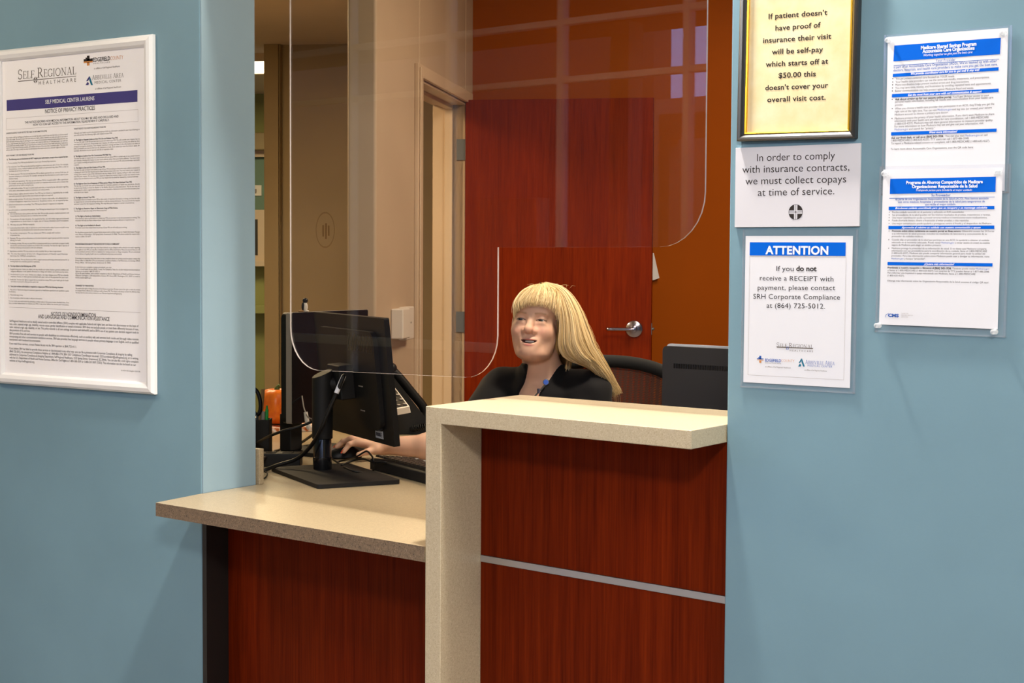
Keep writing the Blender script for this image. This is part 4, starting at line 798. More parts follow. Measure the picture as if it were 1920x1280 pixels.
# ------------------------------------------------------------------ third monitor, right of the woman
cl, ct = hitp(1242, 690, (-1.6, .5, 1), GN), hitp(1300, 651, (-1.6, .5, 1), GN)
wC, hC = .54, .335; cc = cl+GW*wC/2; cc[2] = ct[2]-hC/2
mc = thing('computer_monitor', V3(cc[0], cc[1], ZD)+GN*.06, 'black monitor back with a row of vent slots, standing behind the high counter', 'monitor')
slabr(cc, GW, UP, GN, wC, hC, .014, .011).build('rear_shell', mat('charcoal_plastic', (.022, .021, .022, 1), .5), mc, bevel=.002)
slabr(cc+GN*.0145+UP*.0025, GW, UP, GN, wC-.004, hC+.005, .008, .008).build('lit_rim', mat('lit_rim_white', (.75, .75, .75, 1), .35), mc, bevel=.001)  # pale colour stands in for light catching the monitor's top edge
slabr(cc+GN*.023, GW, UP, GN, wC-.01, hC-.012, .001, .003).build('screen', M['black_gloss'], mc)
m = MB(); z_ = hitp(1290, 687, (-1.6, .5, 1), GN)[2]; n_ = 70
for i in range(n_): m.cbox(cl*[1, 1, 0]+GW*(.035+i*.0067)-GN*.0004+UP*z_, GW*.0046, UP*.011, GN*.001)
m.build('vent_slots', M['black_gloss'], mc)
MB().cbox(V3(cc[0], cc[1], (ZD+.012+cc[2])/2)+GN*.06, GW*.06, GN*.03, UP*(cc[2]-ZD-.012)).cbox(V3(cc[0], cc[1], cc[2])+GN*.036, GW*.06, GN*.03, UP*.06).build('stand_column', M['black_matte'], mc)
slabr(V3(cc[0], cc[1], ZD+.001)+GN*.06, GW, GN, UP, .24, .18, .011, .012).build('stand_base', M['black_matte'], mc)
# ------------------------------------------------------------------ keyboard
K0 = hit(694, 880, 2, ZD); K1 = hit(794, 906.5, 2, ZD); kd = unit(K1-K0); ke = unit(V3(-kd[1], kd[0], 0)); kl, kw = .44, .15
kb = thing('keyboard', K0+kd*kl/2+ke*kw/2, 'black keyboard on the desk under the woman’s forearm', 'keyboard')
rh, fh = .034, .016
m = MB(); a = [(0, .001), (kw, .001), (kw, fh), (kw-.004, fh+.002), (.006, rh), (0, rh-.005)]
m.extrude([K0+ke*x+UP*z for x, z in a], kd*kl).build('body', M['black_matte'], kb, bevel=.002)
sl = unit(ke*(kw-.01)+UP*(fh+.002-rh)); kn = unit(np.cross(kd, sl)); kn = kn if kn[2] > 0 else -kn
kmat = mat('key_plastic', (.016, .015, .015, 1), .35)
def key(u, v, w_): 
    c = K0+kd*u+UP*(rh+.0035)+ke*.006+sl*v+kn*.002
    a, b = kd*(w_/2), sl*.0075; t = .80
    vs = [c-a-b, c+a-b, c+a+b, c-a+b]; up = [c+(p-c)*t+kn*.006 for p in vs]
    return MB().add(vs+up, [(3, 2, 1, 0), (4, 5, 6, 7), (0, 1, 5, 4), (1, 2, 6, 5), (2, 3, 7, 6), (3, 0, 4, 7)])
for r_ in range(6):
    nk = 16 if r_ < 5 else 8; wk = (kl-.02)/nk
    for i in range(nk): key(.01+wk*(i+.5), .013+.0215*r_, wk*.9).build('key', kmat, kb)
# ------------------------------------------------------------------ mouse
mm = hit(643, 861, 2, ZD)+ca*.03; md = unit(-cr*.92-ca*.2); ms = unit(V3(-md[1], md[0], 0))
mo = thing('computer_mouse', mm, 'black computer mouse under the woman’s hand', 'mouse')
v, f = [], []
for i in range(13):
    for j in range(24):
        th, ph = PI/2*i/12, 2*PI*j/24; cx, sx = math.cos(ph), math.sin(ph); ex_ = lambda q: math.copysign(abs(q)**.8, q)
        v.append(mm+md*ex_(cx)*.056*math.cos(th)**.7+ms*ex_(sx)*.031*math.cos(th)**.7+UP*(.002+(.033+.004*-cx)*math.sin(th)))
f = [(i*24+j, i*24+(j+1) % 24, (i+1)*24+(j+1) % 24, (i+1)*24+j) for i in range(12) for j in range(24)]+[tuple(range(24))[::-1]]
build('body', v, f, M['black'], mo, smooth=True)
MB().lathe([(.0, -.003), (.008, -.003), (.008, .003), (0, .003)], mm+md*.034+UP*.028, ms, 14).build('scroll_wheel', M['grey_plastic'], mo)
# ------------------------------------------------------------------ desk phone
ph0 = hit(803, 815, 2, ZD)+ca*.02; e1 = unit(-cr*.93-ca*.18); e2 = unit(V3(-e1[1], e1[0], 0)); e2 = e2 if e2@ca > 0 else -e2
dp_ = thing('desk_phone', ph0+e1*.07+e2*.08, 'black office phone with pale keypad edge and coiled cord, half hidden behind the front monitor', 'phone')
q0 = lambda a, z, b=0: ph0+e1*a+UP*z+e2*b
MB().extrude([q0(.0, .001), q0(.16, .001), q0(.16, .19), q0(.125, .205), q0(.0, .045)], e2*.20).build('base', M['black_matte'], dp_, bevel=.004)
sd = unit(e1*.125+UP*.16); sn = unit(np.cross(sd, e2)); sn = sn if sn[2] > 0 else -sn
kc = q0(.0, .045)+sd*.01
FLp, FRp, BRp, BLp = P(722, 770.5, 5.20), P(768, 762, 5.20), P(741, 727, 5.36), P(697, 735, 5.36)
nk_ = unit(np.cross(FRp-FLp, BRp-FRp)); nk_ = nk_ if nk_[2] > 0 else -nk_
MB().extrude([FLp, FRp, BRp, BLp], -nk_*.022).build('keypad_panel', M['white_plastic'], dp_, bevel=.002)
kf = lambda u, v_: FLp+(FRp-FLp)*u+(BLp-FLp)*v_
MB().extrude([kf(.05, .05)+nk_*.0003, kf(.95, .05)+nk_*.0003, kf(.95, .95)+nk_*.0003, kf(.05, .95)+nk_*.0003], nk_*.0012).build('keypad_face', M['black'], dp_)
for i in range(4):
    for j in range(4): MB().ball(kf(.88-.24*j, .14+.24*i)+nk_*.002, (.007, .007, .0035), 10).build('key', M['grey_plastic'], dp_, smooth=True)
hp = [q0(-.012, .05, .15), q0(.0, .085, .15), q0(.04, .135, .15), q0(.085, .19, .15), q0(.12, .225, .15)]
m = MB().tube(spline(hp, 6), .017, 12).ball(hp[0], (.026, .026, .022), 14).ball(hp[-1], (.026, .026, .022), 14); m.build('handset', M['black'], dp_, smooth=True)
cpts = []
ax_ = spline([q0(-.012, .05, .15), q0(-.03, .04, .10), q0(-.035, .034, .04), q0(-.02, .036, -.02), q0(.03, .03, -.03), q0(.06, .02, .0)], 40); tt = np.gradient(ax_, axis=0)
for i, (p, t) in enumerate(zip(ax_, tt)):
    t = unit(t); x = unit(np.cross(t, UP)); y = np.cross(t, x); a_ = i*1.15; cpts.append(p+.010*(math.cos(a_)*x+math.sin(a_)*y))
MB().tube(cpts, .0026, 6).build('coiled_cord', M['black'], dp_, smooth=True)
# ------------------------------------------------------------------ pen cup and what it holds
pc0 = hit(505, 858, 2, ZD); pcw = .085
pcup = thing('pen_cup', pc0-cr*pcw/2+ca*.03, 'square black pen cup on the desk beside the blue jamb', 'pen cup')
m = MB(); zc = P(505, 791, 4.9)[2]
o_ = pc0-cr*pcw
m.obox(o_+UP*.001, cr*pcw, ca*.06, UP*.004)
for a, b, c_ in ((o_, cr*pcw, ca*.003), (o_+ca*.057, cr*pcw, ca*.003), (o_, cr*.003, ca*.06), (o_+cr*(pcw-.003), cr*.003, ca*.06)): m.obox(a+UP*.001, b, c_, UP*(zc-ZD-.001))
m.build('cup', M['black_matte'], pcup)
Zpc = (pc0-CAM)@CF+.028
def stick(name, label, cat, px0, y0, px1, y1, r, m_, Z0=4.93, cap=None, flat=None, tip=None):
    a, b = P(px0, y0, Z0), P(px1, y1, Z0); a[2] = ZD+.014
    t = thing(name, a, label, cat)
    MB().tube([a, b], r, 12, flat=flat).build('barrel', m_, t, smooth=False, bevel=.0006)
    if cap: MB().tube([b, b+unit(b-a)*.012], [r*.7, r*.5], 10).build('cap', cap, t)
    return t
stick('pen', 'bright green pen standing in the black pen cup', 'pen', 499.5, 845, 500.5, 767, .0052, mat('green_plastic', (.01, .32, .05, 1), .35), Zpc, mat('green_cap', (.01, .3, .05, 1), .35))
stick('marker', 'grey marker standing in the black pen cup', 'marker', 493, 845, 493.5, 771, .0075, M['grey_plastic'], Zpc+.008)
stick('ruler', 'tan wooden ruler standing in the black pen cup', 'ruler', 484, 845, 493, 729, .009, mat('tan_wood', (.38, .22, .09, 1), .5), Zpc+.014, flat=.3)
sc_ = thing('scissors', P(478, 845, Zpc)*[1, 1, 0]+[0, 0, ZD+.012], 'black-handled scissors standing in the pen cup beside the jamb', 'scissors')
b_ = P(478, 845, Zpc); b_[2] = ZD+.012; t_ = P(483, 775, Zpc)
MB().tube([b_, t_], .006, 8, flat=.3).build('blade', M['steel'], sc_)
lo = [P(479+9*math.cos(a)+3*math.sin(a), 753+24*math.sin(a), Zpc) for a in np.linspace(PI/2, PI/2+2*PI, 22)]
MB().tube(lo, .0062, 8).tube([t_, lo[0]], .006, 8).build('handle', M['black'], sc_, smooth=True)
# ------------------------------------------------------------------ orange pumpkin
pk = hit(519, 803, 2, ZD); pk[2] = ZD+.016
pr = P(536, 768, 5.6); rr = .066
pu = thing('pumpkin', pk, 'small bright orange pumpkin with green stem beside the second monitor', 'pumpkin')
om = mat('pumpkin_orange', (.75, .15, .004, 1), .35); v_ = coords(om, (1, 1, 1)); setcol(om, ramp(om, noise(om, v_, 30, 3), [(.35, (.62, .10, .003, 1)), (.65, (.82, .20, .006, 1))]))
v, nn, mm_ = [], 48, 20; hk = P(519, 737, 5.62)[2]-pk[2]
for i in range(mm_+1):
    a = PI*i/mm_
    for j in range(nn):
        b = 2*PI*j/nn; rib = 1-.05*abs(math.cos(b*5))**3; r_ = rr*math.sin(a)**.55*rib; z_ = hk/2-hk/2*math.copysign(abs(math.cos(a))**.8, math.cos(a)) ; z_ -= .012*max(0, math.cos(PI-a))*math.exp(-(r_/.02)**2)
        v.append(pk+V3(r_*math.cos(b), r_*math.sin(b), z_+.001))
build('body', v, [(i*nn+j, i*nn+(j+1) % nn, (i+1)*nn+(j+1) % nn, (i+1)*nn+j) for i in range(mm_) for j in range(nn)], om, pu, smooth=True)
MB().tube(spline([pk+UP*(hk-.012), pk+UP*(hk+.004)+cr*.003, pk+UP*(hk+.010)+cr*.012], 4), [.010]*4+[.008]*4+[.009], 8).build('stem', mat('stem_green', (.06, .10, .01, 1), .6), pu, smooth=True)
# ------------------------------------------------------------------ papers
def sheet(name, label, cat, c, ang, w_, h_, t_, m_, z):
    a = cr*math.cos(ang)+ca*math.sin(ang); b = V3(-a[1], a[0], 0); c = V3(c[0], c[1], z)
    o = slabr(c, a, b, UP, w_, h_, t_, .002).build(name, m_); return tag(o, label, cat)
lf = mat('leaf_print_paper', (.7, .55, .48, 1), .6); v_ = coords(lf, (1, 1, 1)); setcol(lf, ramp(lf, noise(lf, v_, 34, 3, .6), [(.36, (.35, .05, .01, 1)), (.46, (.62, .20, .05, 1)), (.52, (.78, .66, .62, 1)), (.64, (.80, .70, .66, 1))]))
p1 = hit(530, 813, 2, ZD)
sheet('paper_stack', 'stack of papers with an autumn leaf print under the orange pumpkin', 'papers', pk+cr*.04-ca*.015, .3, .26, .21, .014, lf, ZD+.001)
sheet('notepad', 'tan notepad lying on the desk right of the black pen cup', 'notepad', hit(521, 853, 2, ZD), .25, .11, .09, .010, mat('tan_card', (.25, .19, .11, 1), .6), ZD+.001)
# ------------------------------------------------------------------ power strip, cables
p0 = hit(563, 876, 2, ZD)
ps = thing('power_strip', p0-cr*.09+ca*.03, 'flat black power strip on the desk left of the front monitor’s base', 'power strip')
MB().obox(p0-cr*.19+UP*.001, cr*.19, ca*.055, UP*.040).build('housing', M['black'], ps, bevel=.004)
for i in range(3): MB().cbox(p0-cr*(.04+.05*i)+ca*.0275+UP*.0415, cr*.03, ca*.03, UP*.002).build('socket', M['black_matte'], ps)
def cable(label, pts, r, m_=None, n=8, name='cable'):
    o = MB().tube(spline(pts, n), r, 8).build(name, m_ or M['black'], None, smooth=True); return tag(o, label, 'cable')
pp = [cA(-.035, -.045, .03), P(645, 704, 4.50), P(634, 730, 4.49), P(618, 766, 4.50), P(600, 808, 4.52), P(581, 838, 4.58), P(556, 860, 4.62), P(520, 872, 4.63), P(490, 884, 4.63), hit(470, 893, 2, ZD+.007)]
cb = cable('thick black video cable hanging from the front monitor and curving to the jamb', pp, .0058)
a, b = P(645, 704, 4.498), P(630.5, 737, 4.488)
MB().tube(spline([a, (a+b)/2+V3(0, 0, .001), b], 4), .0068, 10).build('label_sleeve', M['paper'], cb)
cable('black cable rising from behind the pen cup towards the front monitor’s column', [hit(468, 838, 2, ZD+.02), P(500, 820, 4.80), P(530, 808, 4.75), P(560, 800, 4.75), P(583, 791, 4.75), P(600, 780, 4.8)], .0045)
cable('black cable running along the desk to the second monitor’s base', [hit(480, 868, 2, ZD+.045), hit(520, 845, 2, ZD+.012), hit(560, 832, 2, ZD+.006), P(590, 812, 5.05), P(610, 800, 5.1)], .0045)
cable('thin black cord looping on the desk beside the power strip', [hit(481, 899, 2, ZD+.004), hit(496, 896, 2, ZD+.004), hit(501, 888, 2, ZD+.005), hit(497, 884, 2, ZD+.008)], .0022)
cable('thin black mouse cord tangled in front of the keyboard', [mm+md*.055+UP*.012, hit(640, 872, 2, ZD+.006), hit(634, 866, 2, ZD+.006), hit(648, 862, 2, ZD+.015), P(668, 856, 4.72), P(686, 846, 4.70), P(694, 851, 4.66), P(700, 862, 4.6), hit(698, 884, 2, ZD+.004), hit(668, 884, 2, ZD+.015), hit(645, 876, 2, ZD+.02)], .0028)
cable('black keyboard cord lying over the keyboard’s rear edge', [K0+kd*.10+ke*.0-ke*.004+UP*.03, P(722, 866, 4.6), P(700, 866, 4.62), P(680, 860, 4.66), P(660, 864, 4.7), hit(640, 872, 2, ZD+.02)], .0028)
cable('pale cable behind the front monitor’s column', [P(566, 742, 5.0), P(570, 765, 4.95), P(578, 782, 4.9), P(590, 786, 4.9)], .0022, M['grey_plastic'])
wp = MB().tube([P(573, 772, 4.92), P(577, 797, 4.92)], [.006, .0075], 8).tube([P(577, 797, 4.92), P(581, 803, 4.92)], .009, 8).build('plug', M['white_plastic'], None); tag(wp, 'white cable plug hanging beside the front monitor’s column', 'plug')
# ------------------------------------------------------------------ penguin figurine on the second monitor
uB = ((P(572, 585, 5.02)-B0)@dB); fp = B0+dB*uB-nB*.012; fp[2] = zB1
fg = thing('figurine', fp+UP*.0005, 'tiny white and black penguin figurine on top of the second monitor', 'figurine')
MB().ball(fp+UP*.016, (.0095, .0095, .016), 18).build('body', M['white_plastic'], fg, smooth=True)
MB().ball(fp+UP*.036+cr*.001, (.0085, .0085, .0085), 18).build('head', M['black'], fg, smooth=True)
MB().ball(fp+UP*.018-cr*.005-ca*.006, (.005, .005, .013), 14).build('wing', M['black'], fg, smooth=True)
MB().ball(fp+UP*.0035-cr*.012-ca*.002, (.010, .007, .0035), 12).build('foot', mat('orange_enamel', (.6, .3, .1, 1), .4), fg, smooth=True)
MB().ball(fp+UP*.0035+cr*.006-ca*.006, (.008, .008, .0035), 12).build('foot', M['white_plastic'], fg, smooth=True)
# ================================================================== the seated woman
def smin(a, b, k): h = np.clip(.5+.5*(b-a)/k, 0, 1); return b+(a-b)*h-k*h*(1-h)
def smax(a, b, k): return -smin(-a, -b, k)
def ell(p, c, r):
    q = p-np.array(c, np.float32); r = np.array(r, np.float32); k0 = np.linalg.norm(q/r, axis=1); k1 = np.linalg.norm(q/(r*r), axis=1); return k0*(k0-1)/np.maximum(k1, 1e-6)
def sph(p, c, r): return np.linalg.norm(p-np.array(c, np.float32), axis=1)-r
def cap(p, a, b, ra, rb):
    a = np.array(a, np.float32); b = np.array(b, np.float32); d = b-a; t = np.clip((p-a)@d/(d@d), 0, 1); return np.linalg.norm(p-a-t[:, None]*d, axis=1)-(ra+(rb-ra)*t)
def axes_pts(lo, hi, h, fine=None):     # grid lines, finer between the two values of fine = (a, b, h2)
    if fine is None: return np.arange(lo, hi+h, h, dtype=np.float32)
    a, b, h2 = fine; return np.concatenate([np.arange(lo, a-h*.5, h), np.arange(a, b, h2), np.arange(b, hi+h, h)]).astype(np.float32)
def sdf_mesh(fn, X, Y, Z, bs=10):
    """Surface nets on a rectilinear grid, looking closely only at the blocks near the surface."""
    nx, ny, nz = len(X), len(Y), len(Z); val = np.empty((nx, ny, nz), np.float32)
    ib, jb, kb_ = [np.arange(0, n, bs) for n in (nx, ny, nz)]
    ends = lambda A, i: A[np.minimum(i+bs-1, len(A)-1)]
    cxs, cys, czs = [(A[i]+ends(A, i))/2 for A, i in ((X, ib), (Y, jb), (Z, kb_))]; rx, ry, rz = [(ends(A, i)-A[i])/2 for A, i in ((X, ib), (Y, jb), (Z, kb_))]
    G = np.stack(np.meshgrid(cxs, cys, czs, indexing='ij'), -1).reshape(-1, 3).astype(np.float32); D = fn(G).reshape(len(ib), len(jb), len(kb_))
    Rr = np.sqrt(rx[:, None, None]**2+ry[None, :, None]**2+rz[None, None, :]**2)*1.5+.012
    near = np.abs(D) < Rr; jobs = []
    for a, b, c in np.ndindex(near.shape):
        s = (slice(ib[a], ib[a]+bs), slice(jb[b], jb[b]+bs), slice(kb_[c], kb_[c]+bs))
        if near[a, b, c]: jobs.append(s)
        else: val[s] = D[a, b, c]
    for i in range(0, len(jobs), 250):
        ps, sh = [], []
        for s in jobs[i:i+250]:
            g = np.stack(np.meshgrid(X[s[0]], Y[s[1]], Z[s[2]], indexing='ij'), -1); sh.append(g.shape[:3]); ps.append(g.reshape(-1, 3))
        d = fn(np.concatenate(ps).astype(np.float32)); o = 0
        for s, q in zip(jobs[i:i+250], sh): n = q[0]*q[1]*q[2]; val[s] = d[o:o+n].reshape(q); o += n
    for ax in range(3):
        sl = [slice(None)]*3
        for e in (0, -1): sl[ax] = e; val[tuple(sl)] = np.maximum(val[tuple(sl)], 1e-4)
    neg = val < 0; cnt = np.zeros((nx-1, ny-1, nz-1), np.int8)
    for a, b, c in np.ndindex(2, 2, 2): cnt += neg[a:nx-1+a, b:ny-1+b, c:nz-1+c]
    cell = np.argwhere((cnt > 0) & (cnt < 8)); idx = np.full((nx-1, ny-1, nz-1), -1, np.int32); idx[tuple(cell.T)] = np.arange(len(cell))
    acc = np.zeros((len(cell), 3)); num = np.zeros(len(cell)); A = (X, Y, Z)
    for ax in range(3):
        o1, o2 = [i for i in range(3) if i != ax]
        for u in (0, 1):
            for w in (0, 1):
                p = cell.copy(); p[:, o1] += u; p[:, o2] += w; q = p.copy(); q[:, ax] += 1
                a, b = val[tuple(p.T)], val[tuple(q.T)]; m = (a < 0) != (b < 0); t = np.where(m, a/np.where(m, a-b, 1), 0)
                pos = np.stack([A[i][p[:, i]] for i in range(3)], 1).astype(float); pos[:, ax] += t*(A[ax][q[:, ax]]-A[ax][p[:, ax]]); acc[m] += pos[m]; num[m] += 1
    v = acc/num[:, None]; F = []
    for ax in range(3):
        o1, o2 = [i for i in range(3) if i != ax]; sl0, sl1 = [slice(None)]*3, [slice(None)]*3; sl0[ax] = slice(0, -1); sl1[ax] = slice(1, None)
        e = np.argwhere(neg[tuple(sl0)] != neg[tuple(sl1)]); e = e[(e[:, o1] > 0) & (e[:, o2] > 0) & (e[:, o1] < A[o1].size-1) & (e[:, o2] < A[o2].size-1)]
        s0 = neg[tuple(e.T)]
        def cid(d1, d2): q = e.copy(); q[:, o1] += d1; q[:, o2] += d2; return idx[tuple(q.T)]
        f = np.stack([cid(-1, -1), cid(0, -1), cid(0, 0), cid(-1, 0)], 1); fl = s0 if ax != 1 else ~s0; f[~fl] = f[~fl][:, ::-1]; F.append(f)
    return v, np.concatenate(F)
# ------------------------------------------------------------------ pose: head frame (lx to her left = picture right, hf face direction, hu up)
def frame(yaw, pitch):
    f = -ca*math.cos(yaw)-cr*math.sin(yaw); l = cr*math.cos(yaw)-ca*math.sin(yaw)
    return l, f*math.cos(pitch)+UP*math.sin(pitch), UP*math.cos(pitch)-f*math.sin(pitch)
hl, hf, hu = frame(math.radians(15), math.radians(5))
tl = math.radians(-2.5); hl, hu = hl*math.cos(tl)+hu*math.sin(tl), hu*math.cos(tl)-hl*math.sin(tl)
HS = 1.04
EY = P(996.4, 598.8, 4.86); HC = EY-hf*.080*HS
HM = np.array([hl, hf, hu], np.float32)
def tohead(p): return ((p-HC.astype(np.float32))@HM.T)/HS
def h2w(x, y, z): return HC+(hl*x+hf*y+hu*z)*HS
ex_l, ex_r = (.0305, .0755, -.001), (-.0305, .0755, -.001)
def head_sdf(q):
    d = ell(q, (0, -.012, .022), (.073, .092, .078))
    d = smin(d, ell(q, (0, .028, -.040), (.056, .058, .070)), .03)
    d = smin(d, ell(q, (0, .052, .035), (.058, .040, .040)), .03)
    for s in (-1, 1):
        d = smin(d, sph(q, (s*.036, .060, -.031), .0275), .022)
        d = smin(d, sph(q, (s*.033, .030, -.064), .0245), .035)
        d = smin(d, ell(q, (s*.027, .080, .018), (.020, .006, .006)), .016)
    d = smin(d, ell(q, (0, .072, -.0895), (.024, .021, .017)), .018)
    d = smin(d, ell(q, (0, .036, -.098), (.047, .050, .022)), .03)
    d = smin(d, ell(q, (0, .084, -.066), (.027, .012, .020)), .018)
    for s in (-1, 1): d = smax(d, -ell(q, (s*.031, .0985, -.001), (.019, .0135, .0115)), .014)
    n = cap(q, (0, .083, .006), (0, .1040, -.028), .0078, .0118)
    n = smin(n, sph(q, (0, .104, -.0295), .0122), .006)
    for s in (-1, 1): n = smin(n, ell(q, (s*.0135, .0925, -.0335), (.0082, .0095, .0075)), .006)
    d = smin(d, n, .012)
    for s in (-1, 1): d = smax(d, -ell(q, (s*.0062, .099, -.0412), (.0032, .004, .0028)), .003)
    for s in (-1, 1):    # lids round the eyeball with a narrow smiling slit
        e = sph(q, (s*.0305, .0755, -.001), .0142)
        w = q-np.array((s*.0305, 0, -.0018), np.float32); sl_ = (w[:, 0]/.0135)**2
        half = .0034*np.clip(1-sl_, 0, 1); slit = np.abs(w[:, 2]+.0006*sl_)-half
        e = smax(e, -np.maximum(slit, .075-q[:, 1]), .0012)
        d = smin(d, e, .004)
        d = smin(d, ell(q, (s*.030, .0835, -.0105), (.013, .0045, .004)), .010)
    cv_ = 14*q[:, 0]**2; up_ = ell(q+np.stack([0*cv_, cv_, .02*np.abs(q[:, 0])], 1), (0, .0920, -.0585), (.0250, .0070, .0042)); lo_ = ell(q+np.stack([0*cv_, cv_, -10*q[:, 0]**2], 1), (0, .0905, -.0742), (.0215, .0085, .0058))
    zc = q[:, 2]-7*q[:, 0]**2
    d = smin(d, smin(up_, lo_, .002), .006)
    m = ell(np.stack([q[:, 0], q[:, 1], zc-.001], 1), (0, .100, -.0668), (.0255, .020, .0054)); d = smax(d, -m, .002)
    for s in (-1, 1): d = smin(d, ell(q, (s*.073, -.008, -.012), (.008, .018, .029)), .006)
    return d
# body frame
RS, LS = P(938, 733, 5.06), P(1106, 738, 4.95)
RS[2] = LS[2] = (RS[2]+LS[2])/2
bx = unit((LS-RS)*[1, 1, 0]); bf = unit(V3(bx[1], -bx[0], 0)); bf = bf if bf@ca < 0 else -bf
BC = (RS+LS)/2; SW = np.linalg.norm(LS-RS)/2
BM = np.array([bx, bf, UP], np.float32)
def tobody(p): return (p-BC.astype(np.float32))@BM.T
def b2w(x, y, z): return BC+bx*x+bf*y+UP*z
NK0 = h2w(0, -.022, -.075); NK1 = b2w(0, -.015, .015)
nb0, nb1 = tobody(NK0[None].astype(np.float32))[0], tobody(NK1[None].astype(np.float32))[0]
WR = P(716, 840, 4.93); EL = P(868, 838, 4.84); EL[2] = max(EL[2], .812); WR[2] = .806
LEL = b2w(SW+.055, .05, -.27); LWR = b2w(SW-.07, .31, -.2); LWR[2] = .802
tb = lambda w: tobody(np.array(w)[None].astype(np.float32))[0]
r0, l0, r1, l1, r2, l2 = (-SW, 0, 0), (SW, 0, 0), tb(EL), tb(LEL), tb(WR), tb(LWR)
def torso(q):
    d = ell(q, (0, -.01, -.15), (SW*1.02, .118, .20))
    d = smin(d, ell(q, (0, .012, -.36), (.185, .150, .20)), .06)
    for s in (-1, 1):
        d = smin(d, ell(q, (s*.078, .082, -.175), (.088, .078, .085)), .05)
        d = smin(d, cap(q, (s*.03, -.02, .035), (s*(SW-.015), -.008, .004), .045, .052), .045)
    d = smin(d, ell(q, (0, -.0, -.46), (.19, .15, .10)), .06)
    return d
def arms(q, g=0):
    d = smin(cap(q, r0, r1, .056+g, .046+g), cap(q, l0, l1, .056+g, .046+g), .01); return d
def fore(q): return np.minimum(smin(cap(q, r1, r2, .046, .0255), cap(q, r1, r1*.6+r2*.4, .047, .043), .02), smin(cap(q, l1, l2, .046, .0255), cap(q, l1, l1*.6+l2*.4, .047, .043), .02))
# right hand over the mouse: knuckle, middle joint, tip of each finger
def hp_(px_, py_, Z): return P(px_, py_, Z)
FING = [  # index (nearest the camera), middle, ring, little
 [hp_(669, 828, 4.900), hp_(655, 833, 4.885), hp_(644.5, 846, 4.880)],
 [hp_(660, 823, 4.925), hp_(644, 827, 4.930), hp_(631, 837, 4.930)],
 [hp_(659, 824, 4.950), hp_(645, 829, 4.960), hp_(634, 840, 4.965)],
 [hp_(663, 828, 4.972), hp_(652, 834, 4.985), hp_(643, 843, 4.990)]]
FR_R = [(.0098, .0086, .0070), (.0100, .0088, .0070), (.0096, .0084, .0068), (.0086, .0074, .0060)]
THUMB = [hp_(706, 842, 4.905), hp_(688, 847, 4.880), hp_(672, 852, 4.872)]
LFING = [[LWR+bf*.02+bx*-.03*0+UP*0, ]]
def hand(p):
    d = None
    for (k, m_, t), (a, b, c) in zip(FING, FR_R):
        e = smin(cap(p, k, m_, a, b), cap(p, m_, t, b, c), .003); d = e if d is None else smin(d, e, .0035)
    kn = [f[0] for f in FING]; wr = WR
    for i, k in enumerate(kn): d = smin(d, cap(p, wr+(k-kn[1])*.55, k-UP*.002, .0165, .0118), .010)
    d = smin(d, smin(cap(p, THUMB[0], THUMB[1], .0125, .0098), cap(p, THUMB[1], THUMB[2], .0098, .0075), .004), .010)
    d = smin(d, cap(p, wr, THUMB[0], .021, .0165), .012)
    return d
# left hand rests on the desk edge, out of sight behind the counter
LH = [[LWR+bf*(.085)+bx*(-.03+.02*i)-UP*.006, LWR+bf*(.125+.006*(i in (1, 2)))+bx*(-.034+.021*i)-UP*.004, LWR+bf*(.158+.010*(i in (1, 2)))+bx*(-.036+.022*i)-UP*.018] for i in range(4)]
def lhand(p):
    d = None
    for k, m_, t in LH:
        e = smin(cap(p, k, m_, .0095, .0082), cap(p, m_, t, .0082, .0066), .003); d = e if d is None else smin(d, e, .003)
        d = smin(d, cap(p, LWR, k, .018, .0115), .010)
    th = [LWR-bx*.030+bf*.03, LWR-bx*.055+bf*.065, LWR-bx*.052+bf*.095]
    return smin(d, smin(cap(p, th[0], th[1], .0125, .0095), cap(p, th[1], th[2], .0095, .0075), .004), .010)
def body_sdf(p):
    q = tobody(p); h = tohead(p); big = p[:, 2] > .95
    d = smin(torso(q)+.004, smin(arms(q), fore(q), .03), .03)
    d = smin(d, cap(q, nb0, nb1, .056, .064), .035)
    d = smin(d, ell(q, (0, .03, -.012), (.085, .055, .03)), .04)
    hd = head_sdf(h)*HS; d = smin(d, hd, .016)
    d = smin(d, hand(p), .014); d = smin(d, lhand(p), .014); return d
# aligned grid: build in body axes so the grid is tight
def inbody(fn): return lambda q: fn(q@BM+BC.astype(np.float32))
hb = tb(HC)
lo = np.min([r0, l0, r1, l1, r2, l2], axis=0); hi = np.max([r0, l0, r1, l1, r2, l2], axis=0)
tips = np.array([tb(f[2]) for f in FING]+[tb(f[2]) for f in LH]); lo = np.minimum(lo, tips.min(0)-.03); hi = np.maximum(hi, tips.max(0)+.03)
X = axes_pts(lo[0]-.07, hi[0]+.08, .0026, (hb[0]-.095, hb[0]+.095, .0017)); Y = axes_pts(-.17, max(hi[1], .2)+.03, .0026, (max(hb[1]-.02, -.1), hb[1]+.13, .0017)); Z = axes_pts(-.36, hb[2]+.13, .0026, (hb[2]-.15, hb[2]+.10, .0017))
v, f = sdf_mesh(inbody(body_sdf), X, Y, Z); v = v@BM.astype(float)+BC
skin = mat('skin', (.72, .43, .29, 1), .5, spec=.35, Subsurface_Weight=.12, Subsurface_Radius=(.012, .005, .003), Subsurface_Scale=.6)
pw = thing('person', (BC[0], BC[1], 0), 'blonde woman in a black V-neck scrub top seated behind the counter, hand on a mouse', 'person')
bd = build('body', v, f.tolist(), skin, pw, smooth=True)
